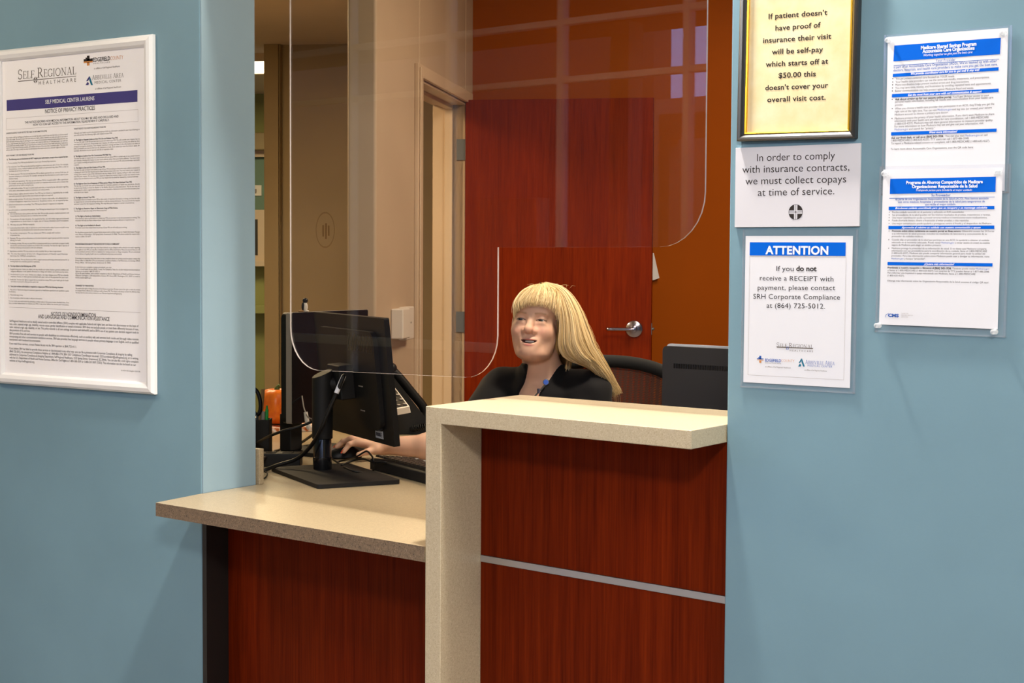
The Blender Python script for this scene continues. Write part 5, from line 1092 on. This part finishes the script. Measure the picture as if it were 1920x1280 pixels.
# natural skin colours: lips, brows, flushed nose and cheeks
q = tohead(v.astype(np.float32)); colr = np.tile(np.array([.74, .45, .315]), (len(v), 1))
def blend(w, c): 
    global colr
    w = np.clip(w, 0, 1)[:, None]; colr = colr*(1-w)+np.array(c)*w
hd_ = np.linalg.norm(q, axis=1) < .16
g = lambda c, r: np.exp(-np.sum(((q-np.array(c))/np.array(r))**2, axis=1))*hd_
for s in (-1, 1): blend(.5*g((s*.04, .08, -.035), (.022, .05, .018)), (.78, .36, .26))
blend(.55*g((0, .105, -.034), (.018, .02, .012)), (.76, .34, .25)); blend(.3*g((0, .07, -.10), (.03, .03, .02)), (.76, .37, .27))
lip = np.maximum(g((0, .095, -.0590), (.0235, .03, .0038)), g((0, .094, -.0748), (.0195, .03, .0048))); blend((lip-.35)*2.2, (.60, .22, .185))
mi_ = ell(np.stack([q[:, 0], q[:, 1], q[:, 2]-7*q[:, 0]**2-.001], 1), (0, .100, -.0668), (.0255, .020, .0054)); blend(((mi_ < .0009) & (q[:, 1] < .0915) & (q[:, 1] > .06))*1.0, (.10, .03, .025))
for s in (-1, 1):
    zz = q[:, 2]-(.0185-.10*(np.abs(q[:, 0]-s*.029)-.004)); bw_ = np.exp(-(zz/.0028)**2)*(np.abs(q[:, 0]-s*.029) < .017)*(q[:, 1] > .05)*hd_; blend(.65*bw_, (.34, .19, .10))
    w = q-np.array((s*.0305, 0, -.0018)); rim = np.exp(-((w[:, 2]-.0034*np.clip(1-(w[:, 0]/.0135)**2, 0, 1))/.0017)**2)*(np.abs(w[:, 0]) < .0155)*(q[:, 1] > .07)*hd_; blend(1.0*rim, (.06, .03, .02))
    rim = np.exp(-((w[:, 2]+.0034*np.clip(1-(w[:, 0]/.0135)**2, 0, 1))/.0011)**2)*(np.abs(w[:, 0]) < .0140)*(q[:, 1] > .07)*hd_; blend(.6*rim, (.30, .13, .09))
at = bd.data.color_attributes.new('complexion', 'FLOAT_COLOR', 'POINT'); at.data.foreach_set('color', np.hstack([colr, np.ones((len(v), 1))]).astype(np.float32).ravel())
nt_, N_, L_k, b_ = nodes(skin); an = N_.new('ShaderNodeAttribute'); an.attribute_name = 'complexion'; L_k.new(an.outputs['Color'], b_.inputs['Base Color'])
sv = coords(skin, (1, 1, 1)); bump(skin, noise(skin, sv, 420, 2), .10, .0006)
# eyes
ew = mat('eye_white', (.66, .58, .54, 1), .15); ei = mat('grey_blue_iris', (.035, .04, .042, 1), .2); ep = mat('pupil', (.004, .004, .004, 1), .1)
gz = unit(hf*1.0-hl*.10-hu*.03)
for s in (-1, 1):
    c = h2w(s*.0305, .0755, -.001); r = .0129*HS
    e = MB().ball(c, r, 28).build('eyeball', ew, bd, smooth=True)
    for nm_, rr_, mm_ in (('iris', .0072, ei), ('pupil', .0030, ep)):
        k = math.sqrt(r*r-rr_*rr_); off = .0001 if nm_ == 'iris' else .0003
        MB().lathe([(0, r+off+.0002), (rr_*.6, math.sqrt(r*r-(rr_*.6)**2)+off+.0001), (rr_, k+off), (rr_, k-.001), (0, k-.001)], c, gz, 20).build(nm_, mm_, e, smooth=True)
# teeth
m = MB()
tx = np.linspace(-.0225, .0225, 11)
pts = [h2w(x, .0868-.16*abs(x)**1.0*.9-6*x*x, -.0630+6*x*x) for x in tx]
for a, b in zip(pts[:-1], pts[1:]): m.obox(a+hu*-.0052+(b-a)*.04, (b-a)*.985, -hf*.004, hu*.0075)
m.build('teeth', mat('tooth_enamel', (.72, .62, .50, 1), .25), bd, bevel=.0006)
# nails
nm2 = mat('red_nail_varnish', (.75, .05, .01, 1), .2)
for i, (k, m_, t) in enumerate(FING):
    d = unit(t-m_); n = unit(UP-d*(UP@d)); sd_ = np.cross(d, n); c = t+d*.001+n*FR_R[i][2]*.80
    vs = [c+d*x*.0075+sd_*y*.0050*(1 if x < .5 else .8)+n*(-.0014*y*y+.0012-.0015*max(0, x)) for x in (-.9, -.3, .4, 1.1) for y in (-1, -.5, 0, .5, 1)]
    fs = [(a*5+b, a*5+b+1, a*5+b+6, a*5+b+5) for a in range(3) for b in range(4)]
    build('fingernail', vs+[p-n*.0012 for p in vs], fs+[tuple(j+20 for j in q_)[::-1] for q_ in fs]+[(j, j+20, j+21, j+1) for j in list(range(0, 4))+list(range(15, 19))], nm2, bd, smooth=True)
# ------------------------------------------------------------------ black scrub top
nl = [(985, 660), (988, 685), (971, 737), (969, 775)]; nr_ = [(1062, 655), (1052, 681), (1031, 709), (1012, 735), (1000, 775)]
def clothbase(q):
    t = torso(q); k = smin(t+.004, cap(q, nb0, nb1, .056, .064), .035); return np.minimum(t, smin(k, ell(q, (0, .03, -.012), (.085, .055, .03)), .04))-.009
def onchest(px_, py_):
    zz = np.arange(4.6, 5.2, .002); p = np.array([P(px_, py_, z) for z in zz], np.float32); d = clothbase(tobody(p))
    return P(px_, py_, zz[np.argmax(d < 0) if (d < 0).any() else int(np.argmin(d))])
NL = np.array([tb(onchest(x, y)) for x, y in nl]); NR = np.array([tb(onchest(x, y)) for x, y in nr_])
def top_sdf(p):
    q = tobody(p)
    t = clothbase(q)
    sl0_, sl1_ = np.array(r0)*.55+np.array(r1)*.45, np.array(l0)*.40+np.array(l1)*.60
    a = np.minimum(cap(q, r0, np.array(r0)*.38+np.array(r1)*.62, .066, .064), cap(q, l0, np.array(l0)*.25+np.array(l1)*.75, .067, .066))
    d = smin(t, a, .035)
    # soft cloth folds
    d = d+.0035*np.sin(q[:, 0]*34+4*np.sin(q[:, 2]*9+q[:, 1]*7))*np.sin(q[:, 2]*15+q[:, 0]*11+1.3)+.0020*np.sin(q[:, 0]*71+q[:, 2]*47+q[:, 1]*39)
    d = smax(d, q[:, 2]-.094, .004)
    xl_ = np.interp(q[:, 2], NL[::-1, 2], NL[::-1, 0]); xr_ = np.interp(q[:, 2], NR[::-1, 2], NR[::-1, 0])
    v_ = np.maximum(np.maximum(xl_-q[:, 0], q[:, 0]-xr_)*.8, -.02-q[:, 1])
    v_ = smax(v_, NR[-1, 2]-.01-q[:, 2], .01)
    d = smax(d, -v_, .006)
    # round opening for the neck
    d = smax(d, -smax(cap(q, nb1+np.array((0, -.005, -.02)), nb0, .074, .080), q[:, 1]+.01, .01), .008)
    return d
X = axes_pts(-SW-.19, SW+.20, .0042); Y = axes_pts(-.20, .30, .0042); Z = axes_pts(-.62, .10, .0042)
v, f = sdf_mesh(inbody(top_sdf), X, Y, Z); v = v@BM.astype(float)+BC
cl_ = mat('black_scrub_cloth', (.0065, .006, .007, 1), .8, spec=.2, Sheen_Weight=.03); cv = coords(cl_, (1, 1, 1)); bump(cl_, noise(cl_, cv, 600, 2), .15, .0006)
build('scrub_top', v, f.tolist(), cl_, pw, smooth=True)
# grey undershirt edge in the neckline
def under(p):
    q = tobody(p); d = torso(q)-.002; return smax(smax(d, q[:, 2]-(tb(P(990, 734, 4.9))[2]), .003), -.02-q[:, 1], .003)
X = axes_pts(NL[:, 0].min()-.02, NR[:, 0].max()+.02, .004); Y = axes_pts(-.03, .22, .004); Z = axes_pts(-.30, .02, .004)
v, f = sdf_mesh(inbody(under), X, Y, Z); build('undershirt', v@BM.astype(float)+BC, f.tolist(), mat('grey_violet_cloth', (.13, .12, .17, 1), .8), pw, smooth=True)
# trousers and shoes, below the desk
hipz = BC[2]-.53
def legs(p):
    q = tobody(p); d = ell(q, (0, -.0, -.475), (.185, .155, .10)); o = hipz
    for s in (-1, 1):
        kn_ = (s*.11, .43, .52-BC[2]); an_ = (s*.11, .40, .10-BC[2])
        d = smin(d, smin(cap(q, (s*.09, .02, -.49), kn_, .082, .066), cap(q, kn_, an_, .066, .046), .03), .05)
    return d
X = axes_pts(-.26, .26, .009); Y = axes_pts(-.19, .55, .009); Z = axes_pts(.06-BC[2], -.34, .009)
v, f = sdf_mesh(inbody(legs), X, Y, Z); build('trousers', v@BM.astype(float)+BC, f.tolist(), cl_, pw, smooth=True)
for s in (-1, 1):
    sc0 = b2w(s*.11, .45, 0); sc0[2] = 0
    vs = MB().ball((0, 0, 0), (.048, .135, .05), 20); vs.v = [tuple(sc0+bx*x+bf*y+UP*max(.001, z+.045)) for x, y, z in vs.v]; vs.build('shoe', M['black'], pw, smooth=True)
# badge reel and lanyard strip
rl = P(1024, 716, 4.83)
def onto(px_, py_, off=.004, lo_=4.6, hi_=5.25, fn=None):     # first point of the clothed figure along a sight line
    fn = fn or (lambda p: np.minimum(top_sdf(p), body_sdf(p))); zz = np.arange(lo_, hi_, .003); p = np.array([P(px_, py_, z) for z in zz], np.float32); d = fn(p)-off
    i = np.argmax(d < 0) if (d < 0).any() else int(np.argmin(d)); return p[i].astype(float), bool((d < 0).any())
rl, _ = onto(1024, 716); nrm = unit(-ca+bf*.5)
MB().lathe([(0, 0), (.0098, 0), (.0098, .003), (.0085, .005), (0, .0052)], rl, nrm, 24).build('badge_reel', mat('reel_rim', (.25, .25, .28, 1), .3, .5), pw, smooth=True, bevel=.0005)
MB().lathe([(0, .0052), (.008, .0052), (.008, .0058), (0, .006)], rl, nrm, 24).build('reel_sticker', mat('blue_sticker', (.05, .14, .62, 1), .3), pw)
ln_ = [onto(x, y, .006)[0] for x, y in ((1021, 722), (1014, 730), (1006, 739), (996, 750))]
MB().tube(spline(ln_, 4), .0055, 8, flat=.25).build('lanyard', mat('dark_lanyard_web', (.03, .03, .035, 1), .5), pw)
c_, _ = onto(1010, 733, .010); MB().cbox(c_, bx*.010, bf*.003, UP*.016).build('badge_clip', M['chrome'], pw, bevel=.001)

# ------------------------------------------------------------------ long blonde hair: combed sheets of fine strands over a close cap
def onhead(px_, py_, off, zdef):
    zz = np.arange(4.75, 5.05, .002); p = np.array([P(px_, py_, z) for z in zz], np.float32); d = head_sdf(tohead(p))*HS-off
    return P(px_, py_, zz[np.argmax(d < 0)]) if (d < 0).any() else P(px_, py_, zz[int(np.argmin(d))])
HV_, HF_, HC_ = [], [], []; hn = [0]
def strand(pts, r, col):
    m_ = len(pts); t = np.gradient(pts, axis=0); t /= np.maximum(np.linalg.norm(t, axis=1, keepdims=True), 1e-9)
    x = np.cross(t, -ca+.3*UP); x /= np.maximum(np.linalg.norm(x, axis=1, keepdims=True), 1e-9); y = np.cross(t, x)
    rr_ = r*np.concatenate([[.7], np.linspace(1, 1, m_-4), [.85, .6, .25]])[:, None]
    ring = np.stack([pts+rr_*(math.cos(a)*x+math.sin(a)*y) for a in (0, 2*PI/3, 4*PI/3)], 1).reshape(-1, 3)
    b = hn[0]; i = np.arange(m_-1)[:, None]*3; j = np.arange(3)[None]; j2 = (j+1) % 3
    f = np.stack([b+i+j, b+i+j2, b+i+3+j2, b+i+3+j], -1).reshape(-1, 4); HV_.append(ring); HF_.extend(f.tolist()); HC_.append(np.tile(col, (len(ring), 1))); hn[0] += len(ring)
def resample(g, n):
    g = spline(g, 10); s_ = np.concatenate([[0], np.cumsum(np.linalg.norm(np.diff(g, axis=0), axis=1))]); s_ /= s_[-1]
    return np.stack([np.interp(np.linspace(0, 1, n), s_, g[:, k]) for k in range(3)], 1)
def comb(guides, count, lift, r=.0010, n=15, base=1.0, wave=.004, tipj=.10, dark=0.0):
    G = np.array([resample(g, n) for g in guides]); ng = len(G)
    def at_(u):
        w = u*(ng-1); i = min(int(w), ng-2); t = w-i; a = G[max(i-1, 0)]; b = G[i]; c = G[i+1]; d = G[min(i+2, ng-1)]
        return .5*((2*b)+(c-a)*t+(2*a-5*b+4*c-d)*t*t+(3*b-a-3*c+d)*t**3)
    def nrm_(u):
        du = at_(min(1, u+.03))-at_(max(0, u-.03)); dt_ = np.gradient(at_(u), axis=0); k = np.cross(du, dt_); k /= np.maximum(np.linalg.norm(k, axis=1, keepdims=True), 1e-9)
        m_ = np.mean(at_(u), axis=0)-(HC-hf*.03); return k if (k@m_).mean() > 0 else -k
    if base:
        us = np.linspace(0, 1, 22); n0_ = n; kq = int(n*base); A = np.array([at_(u)[:kq] for u in us]); N = np.array([nrm_(u)[:kq] for u in us]); b = hn[0]; n = kq
        for off in (-.001, -.007): HV_.append((A+N*off).reshape(-1, 3)); HC_.append(np.tile([.42, .28, .11], (A.shape[0]*n, 1)))
        L1 = A.shape[0]*n
        for i in range(len(us)-1):
            for j in range(n-1):
                a = b+i*n+j; HF_.append([a, a+1, a+n+1, a+n]); HF_.append([a+L1, a+L1+n, a+L1+n+1, a+L1+1])
        for j in range(n-1):
            for i in (0, len(us)-1): a = b+i*n+j; HF_.append([a, a+L1, a+L1+1, a+1])
        for i in range(len(us)-1):
            for j in (0, n-1): a = b+i*n+j; HF_.append([a, a+n, a+L1+n, a+L1])
        hn[0] += 2*L1; n = n0_
    tt = np.linspace(0, 1, n)[:, None]
    for k in range(count):
        u = rng.random(); p = at_(u); nn_ = nrm_(u); cl = math.sin(u*43)+.6*math.sin(u*97+1)
        ll = lift*(rng.random()**1.3)+.0035*cl*np.sin(tt*PI)
        ph = rng.random()*6; side = np.gradient(np.array([at_(max(0, u-.01)), at_(min(1, u+.01))]), axis=0)[0]; side = side/np.maximum(np.linalg.norm(side, axis=1, keepdims=True), 1e-9)
        p = p+nn_*ll+side*(wave*np.sin(tt*4+ph)*tt+rng.normal()*.0015+tt*tt*rng.normal()*.006)
        c0 = 1-tipj*rng.random(); q_ = p[:max(6, int(n*c0))]
        m0 = rng.random()*.6+.5*(.5+.5*math.sin(u*61))*.8; m0 = min(1, m0); col = np.array([.50, .32, .12])*(1-m0)+np.array([.93, .76, .46])*m0
        strand(q_, r*(.7+.6*rng.random()), col*(1-dark))
H = lambda x, y, z: h2w(x, y, z)
S_h = lambda pts, off=.010: [onhead(x, y, off+.010*min(1, i/2), 0) for i, (x, y) in enumerate(pts)]
# fringe
comb([S_h([(1000, 540), (981, 550), (968, 568), (965, 585), (967, 602)], .006), S_h([(1004, 539), (990, 549), (977, 566), (974, 578), (975, 588)]), S_h([(1009, 538), (999, 549), (989, 564), (986, 573), (986, 581)]), S_h([(1014, 537), (1010, 548), (1003, 564), (1001, 572), (1000, 579)]),
      S_h([(1019, 536), (1022, 548), (1019, 564), (1016, 573), (1015, 581)]), S_h([(1023, 536), (1035, 549), (1035, 567), (1034, 579), (1033, 588)]), S_h([(1026, 536), (1045, 551), (1048, 572), (1046, 592), (1044, 610)])], 950, .009, r=.0008, n=18, base=.66, tipj=.34, wave=.004)
# long side falling over her left shoulder
def G_(pts): return [P(x, y, z) for x, y, z in pts]
comb([G_([(1016, 538, 4.925), (1036, 551, 4.885), (1049, 585, 4.872), (1053, 618, 4.872), (1052, 643, 4.876), (1059, 662, 4.880), (1078, 671, 4.885), (1106, 682, 4.905), (1132, 706, 4.945), (1150, 742, 4.975)]),
      G_([(1018, 537, 4.925), (1046, 551, 4.890), (1063, 588, 4.868), (1068, 625, 4.862), (1072, 648, 4.862), (1084, 665, 4.866), (1110, 682, 4.885), (1132, 705, 4.925), (1145, 730, 4.955), (1155, 746, 4.975)]),
      G_([(1020, 536, 4.925), (1051, 550, 4.900), (1071, 586, 4.880), (1083, 632, 4.872), (1096, 662, 4.875), (1112, 682, 4.890), (1128, 701, 4.915), (1140, 718, 4.945), (1150, 733, 4.965), (1158, 747, 4.980)]),
      G_([(1022, 536, 4.93), (1055, 547, 4.925), (1077, 578, 4.915), (1094, 622, 4.905), (1107, 655, 4.905), (1123, 680, 4.920), (1136, 700, 4.940), (1146, 717, 4.960), (1154, 732, 4.975), (1161, 746, 4.985)]),
      G_([(1023, 537, 4.94), (1056, 548, 4.955), (1079, 576, 4.965), (1097, 618, 4.965), (1110, 653, 4.965), (1127, 679, 4.970), (1139, 700, 4.975), (1149, 718, 4.980), (1157, 733, 4.985), (1162, 747, 4.990)])], 1500, .013, r=.0009, n=30, base=.97, tipj=.12)
# crown and back, falling behind the shoulders
bk = []
for a in np.linspace(-.55, 1.45, 7):
    sx, cy = math.sin(a), -math.cos(a)
    bk.append([H(.004*sx, -.01, .108), H(.058*sx, -.012+.062*cy, .088), H(.090*sx, -.016+.108*cy, .015), H(.094*sx, -.022+.112*cy, -.06), H(.088*sx, -.034+.098*cy, -.14), H(.074*sx, -.05+.088*cy, -.22)])
comb(bk, 420, .008, r=.0013, n=12)
for k in range(16):      # stray hairs
    x0 = 985+rng.random()*85; y0 = 541-6*math.sin((x0-985)/85*PI); a = onhead(x0, y0, .016, 0); up_d = UP*(.003+.007*rng.random())+cr*(x0-1012)/60*.012; sd_ = cr*rng.normal()*.008
    strand(resample([a, a+up_d*.7+sd_*.4, a+up_d+sd_, a+up_d*.75+sd_*2.0+cr*(x0-1015)/60*.02], 8), .00035, np.array([.75, .55, .25]))
for k in range(40):
    t_ = rng.random(); p_ = G_([(1088+t_*64, 580+t_*150, 4.95)])[0]; o_ = cr*(.006+.016*rng.random())
    strand(resample([p_-cr*.02-UP*-.03, p_+o_*.4, p_+o_-UP*.03, p_+o_*1.1-UP*.06], 8), .00035, np.array([.75, .55, .25]))
hv = np.concatenate(HV_); nst = len(hv)
# close-fitting cap beneath
def cap_sdf(p):
    q = tohead(p); d = ell(q, (0, -.016, .026), (.080, .100, .086)); d = smin(d, ell(q, (0, -.052, -.05), (.072, .055, .085)), .03)
    return smax(d, -np.maximum(.030-q[:, 1], q[:, 2]-.062-.0*q[:, 0]), .01)
X = axes_pts(hb[0]-.14, hb[0]+.14, .005); Y = axes_pts(hb[1]-.16, hb[1]+.14, .005); Z = axes_pts(hb[2]-.17, hb[2]+.14, .005)
v, f = sdf_mesh(inbody(cap_sdf), X, Y, Z); v = v@BM.astype(float)+BC
hv = np.vstack([hv, v]); hc = np.vstack(HC_+[np.tile([.55, .37, .15], (len(v), 1))])
hm = mat('blonde_hair', (.7, .5, .25, 1), .42, spec=.45)
ho = build('hair', hv, HF_+(f+nst).tolist(), hm, pw, smooth=True)
at = ho.data.color_attributes.new('strand', 'FLOAT_COLOR', 'POINT'); at.data.foreach_set('color', np.hstack([hc, np.ones((len(hv), 1))]).astype(np.float32).ravel())
nt_, N_, L_k, b_ = nodes(hm); an = N_.new('ShaderNodeAttribute'); an.attribute_name = 'strand'; L_k.new(an.outputs['Color'], b_.inputs['Base Color'])
# ================================================================== office chair behind her
cp = thing('office_chair', (BC[0]-bf[0]*.12, BC[1]-bf[1]*.12, 0), 'black mesh-backed office chair the woman sits on', 'office chair')
kc_ = unit(bf*.95+bx*.10); kx = unit(V3(-kc_[1], kc_[0], 0)); kx = kx if kx@cr > 0 else -kx
tl_p, tr_p = P(1110, 671, 5.28), P(1240, 686, 5.20)
cen = P(1150, 678, 5.26); bw2 = .245
c0 = cen-kx*.02; topz = cen[2]+.002; hgt = .46
def bk(u, vv, d=0): # u -1..1 across, vv 0 top .. 1 bottom, curved
    x = u*bw2; return V3(c0[0], c0[1], 0)+kx*x-kc_*(-.045*(u*u))+UP*(topz-.034*u*u*(1-vv)-.02*abs(u)**4*(1-vv)-hgt*vv)-kc_*(d)+kc_*.04*math.sin(vv*PI)
rim = [bk(u, 0) for u in np.linspace(-.93, .93, 15)]+[bk(.99, .06)]+[bk(1, v_) for v_ in np.linspace(.12, .88, 8)]+[bk(.97, .96)]+[bk(u, 1) for u in np.linspace(.9, -.9, 13)]+[bk(-.97, .96)]+[bk(-1, v_) for v_ in np.linspace(.88, .12, 8)]+[bk(-.99, .06)]
rim = np.array(rim+[rim[0], rim[1]])
MB().tube(spline(rim, 3), .021, 10).build('backrest_frame', mat('black_padded_fabric', (.008, .008, .008, 1), .9), cp, smooth=True)
m = MB(); th_ = .0011
def rib(a, b, n=14):
    us = np.linspace(0, 1, n); pts = [bk(a[0]+(b[0]-a[0])*t, a[1]+(b[1]-a[1])*t) for t in us]; k = len(m.v)
    w_ = UP*.0036
    m.v += [tuple(p+w_*s-kc_*e) for p in pts for s, e in ((-.5, 0), (.5, 0), (.5, .0012), (-.5, .0012))]
    for i in range(n-1):
        for j in range(4): m.f.append((k+i*4+j, k+i*4+(j+1) % 4, k+i*4+4+(j+1) % 4, k+i*4+4+j)); m.m.append(0)
for i in range(96):
    v0 = i/96*1.16-.16
    for s in (-1, 1):
        a0_, a1_ = (-1*s, v0), (1*s, v0+.16)
        if a1_[1] <= 0 or v0 >= 1: continue
        t0_ = max(0, -v0/.16) if v0 < 0 else 0; t1_ = min(1, (1-v0)/.16)
        rib((a0_[0]+2*s*t0_, v0+.16*t0_), (a0_[0]+2*s*t1_, v0+.16*t1_))
m.build('backrest_mesh', mat('dark_brown_mesh_weave', (.07, .022, .010, 1), .7), cp)
sc1 = V3(BC[0], BC[1], 0)+bf*.06
def seat_pt(a, r_): return sc1+kx*(r_*math.cos(a)*.25)+kc_*(r_*math.sin(a)*.25)
MB().extrude([sc1+kx*x+kc_*y+UP*.325 for x, y in rrect(.50, .48, .10)], UP*.055).build('seat', M['black_matte'], cp, bevel=.02, seg=3)
MB().tube([sc1+UP*.325, sc1+UP*.10], .03, 14).tube([sc1-kc_*.1+UP*.32, sc1-kc_*.30+UP*.35, V3(c0[0], c0[1], 0)-kc_*.03+UP*.62, V3(c0[0], c0[1], 0)-kc_*.03+UP*(topz-.2)], .02, 10).build('gas_lift', M['black'], cp, smooth=True)
for i in range(5):
    a = 2*PI*i/5+.3; e = sc1+V3(math.cos(a), math.sin(a), 0)*.30
    lg = MB().tube([sc1+UP*.12, e+UP*.075], [.028, .018], 8).build('leg', M['black'], cp)
    MB().lathe([(0, -.02), (.028, -.02), (.03, 0), (.028, .02), (0, .02)], e+UP*.0305, (-math.sin(a), math.cos(a), 0), 14).build('caster', M['black'], lg)
# ================================================================== light
W = bpy.data.worlds.new('sky'); SC.world = W; W.use_nodes = True
W.node_tree.nodes['Background'].inputs[0].default_value = (.34, .50, 1.0, 1); W.node_tree.nodes['Background'].inputs[1].default_value = 4.4
def area(name, loc, aim, sx, sy, power, col, spread=180):
    l = bpy.data.lights.new(name, 'AREA'); l.shape = 'RECTANGLE'; l.size = sx; l.size_y = sy; l.energy = power; l.color = col; l.spread = math.radians(spread)
    o = bpy.data.objects.new(name, l); COL.objects.link(o); o.location = loc
    o.rotation_euler = (Vector(aim)-Vector(loc)).to_track_quat('-Z', 'Y').to_euler(); return o
# daylight through the storefront: portals for the sky
pc = GL(.6, 1.6, FD-.02)
p = area('storefront_daylight', pc, pc+GN, 7.6, 2.9, 1, (1, 1, 1)); p.data.cycles.is_portal = True
# lobby ceiling panels
area('lobby_key_light', (.15, -2.95, 2.6), (-1.9, 0, 1.0), .45, .3, 58, (1, .94, .88))
area('lobby_panel_light_right', (1.2, -.9, 2.97), (1.2, -.9, 0), 1.2, .6, 58, (1, .90, .78))
area('lobby_panel_light_left', (-4.5, -1.5, 2.97), (-4.5, -1.5, 0), 1.2, .6, 50, (1, .81, .54))
# ceiling downlights in front of the header
def spot(name, loc, aim, power, col, ang, blend=.5, size=.05):
    l = bpy.data.lights.new(name, 'SPOT'); l.energy = power; l.color = col; l.spot_size = math.radians(ang); l.spot_blend = blend; l.shadow_soft_size = size
    o = bpy.data.objects.new(name, l); COL.objects.link(o); o.location = loc; o.rotation_euler = (Vector(aim)-Vector(loc)).to_track_quat('-Z', 'Y').to_euler(); return o
spot('counter_downlight', (-1.72, -.2, 2.95), (-1.72, -.05, 0), 310, (1, .94, .86), 100, .7, .07)
spot('desk_downlight', (-2.55, .075, 2.95), (-2.5, .05, 0), 56, (1, .92, .78), 100, .7, .07)
# staff room ceiling lights, then an added fill spot
area('staff_light', (-1.7, 2.0, 2.9), (-2.1, 1.9, 0), 1.2, .6, 52, (1, .84, .63))
area('staff_light_door', (-2.7, 3.0, 2.9), (-2.7, 3.0, 0), .6, .6, 22, (1, .76, .50))
area('corridor_light', (-5.2, 1.9, 2.57), (-5.2, 1.9, 0), .8, .8, 50, (1, .74, .42))
area('room_beyond_light', f0+HU*1.2-HV*.4+V3(0, 0, 2.54), f0+HU*1.2-HV*.4, .6, .6, 25, (1, .84, .5))
area('back_room_light', bp(-.6, -1.0, 2.5), bp(-.6, -1.0, 0), .5, .5, 1.0, (1, .8, .55))
spot('face_fill_spot', (-2.05, .85, 2.57), (-2.68, 1.3, 1.15), 125, (1, .86, .68), 36, .7, .09)  # added to brighten the woman's face, no fixture behind it
vs = SC.view_settings; SC.display_settings.display_device = 'sRGB'
vs.view_transform = 'Standard'; vs.look = 'None'; vs.exposure = 0; vs.gamma = 1; vs.use_curve_mapping = False
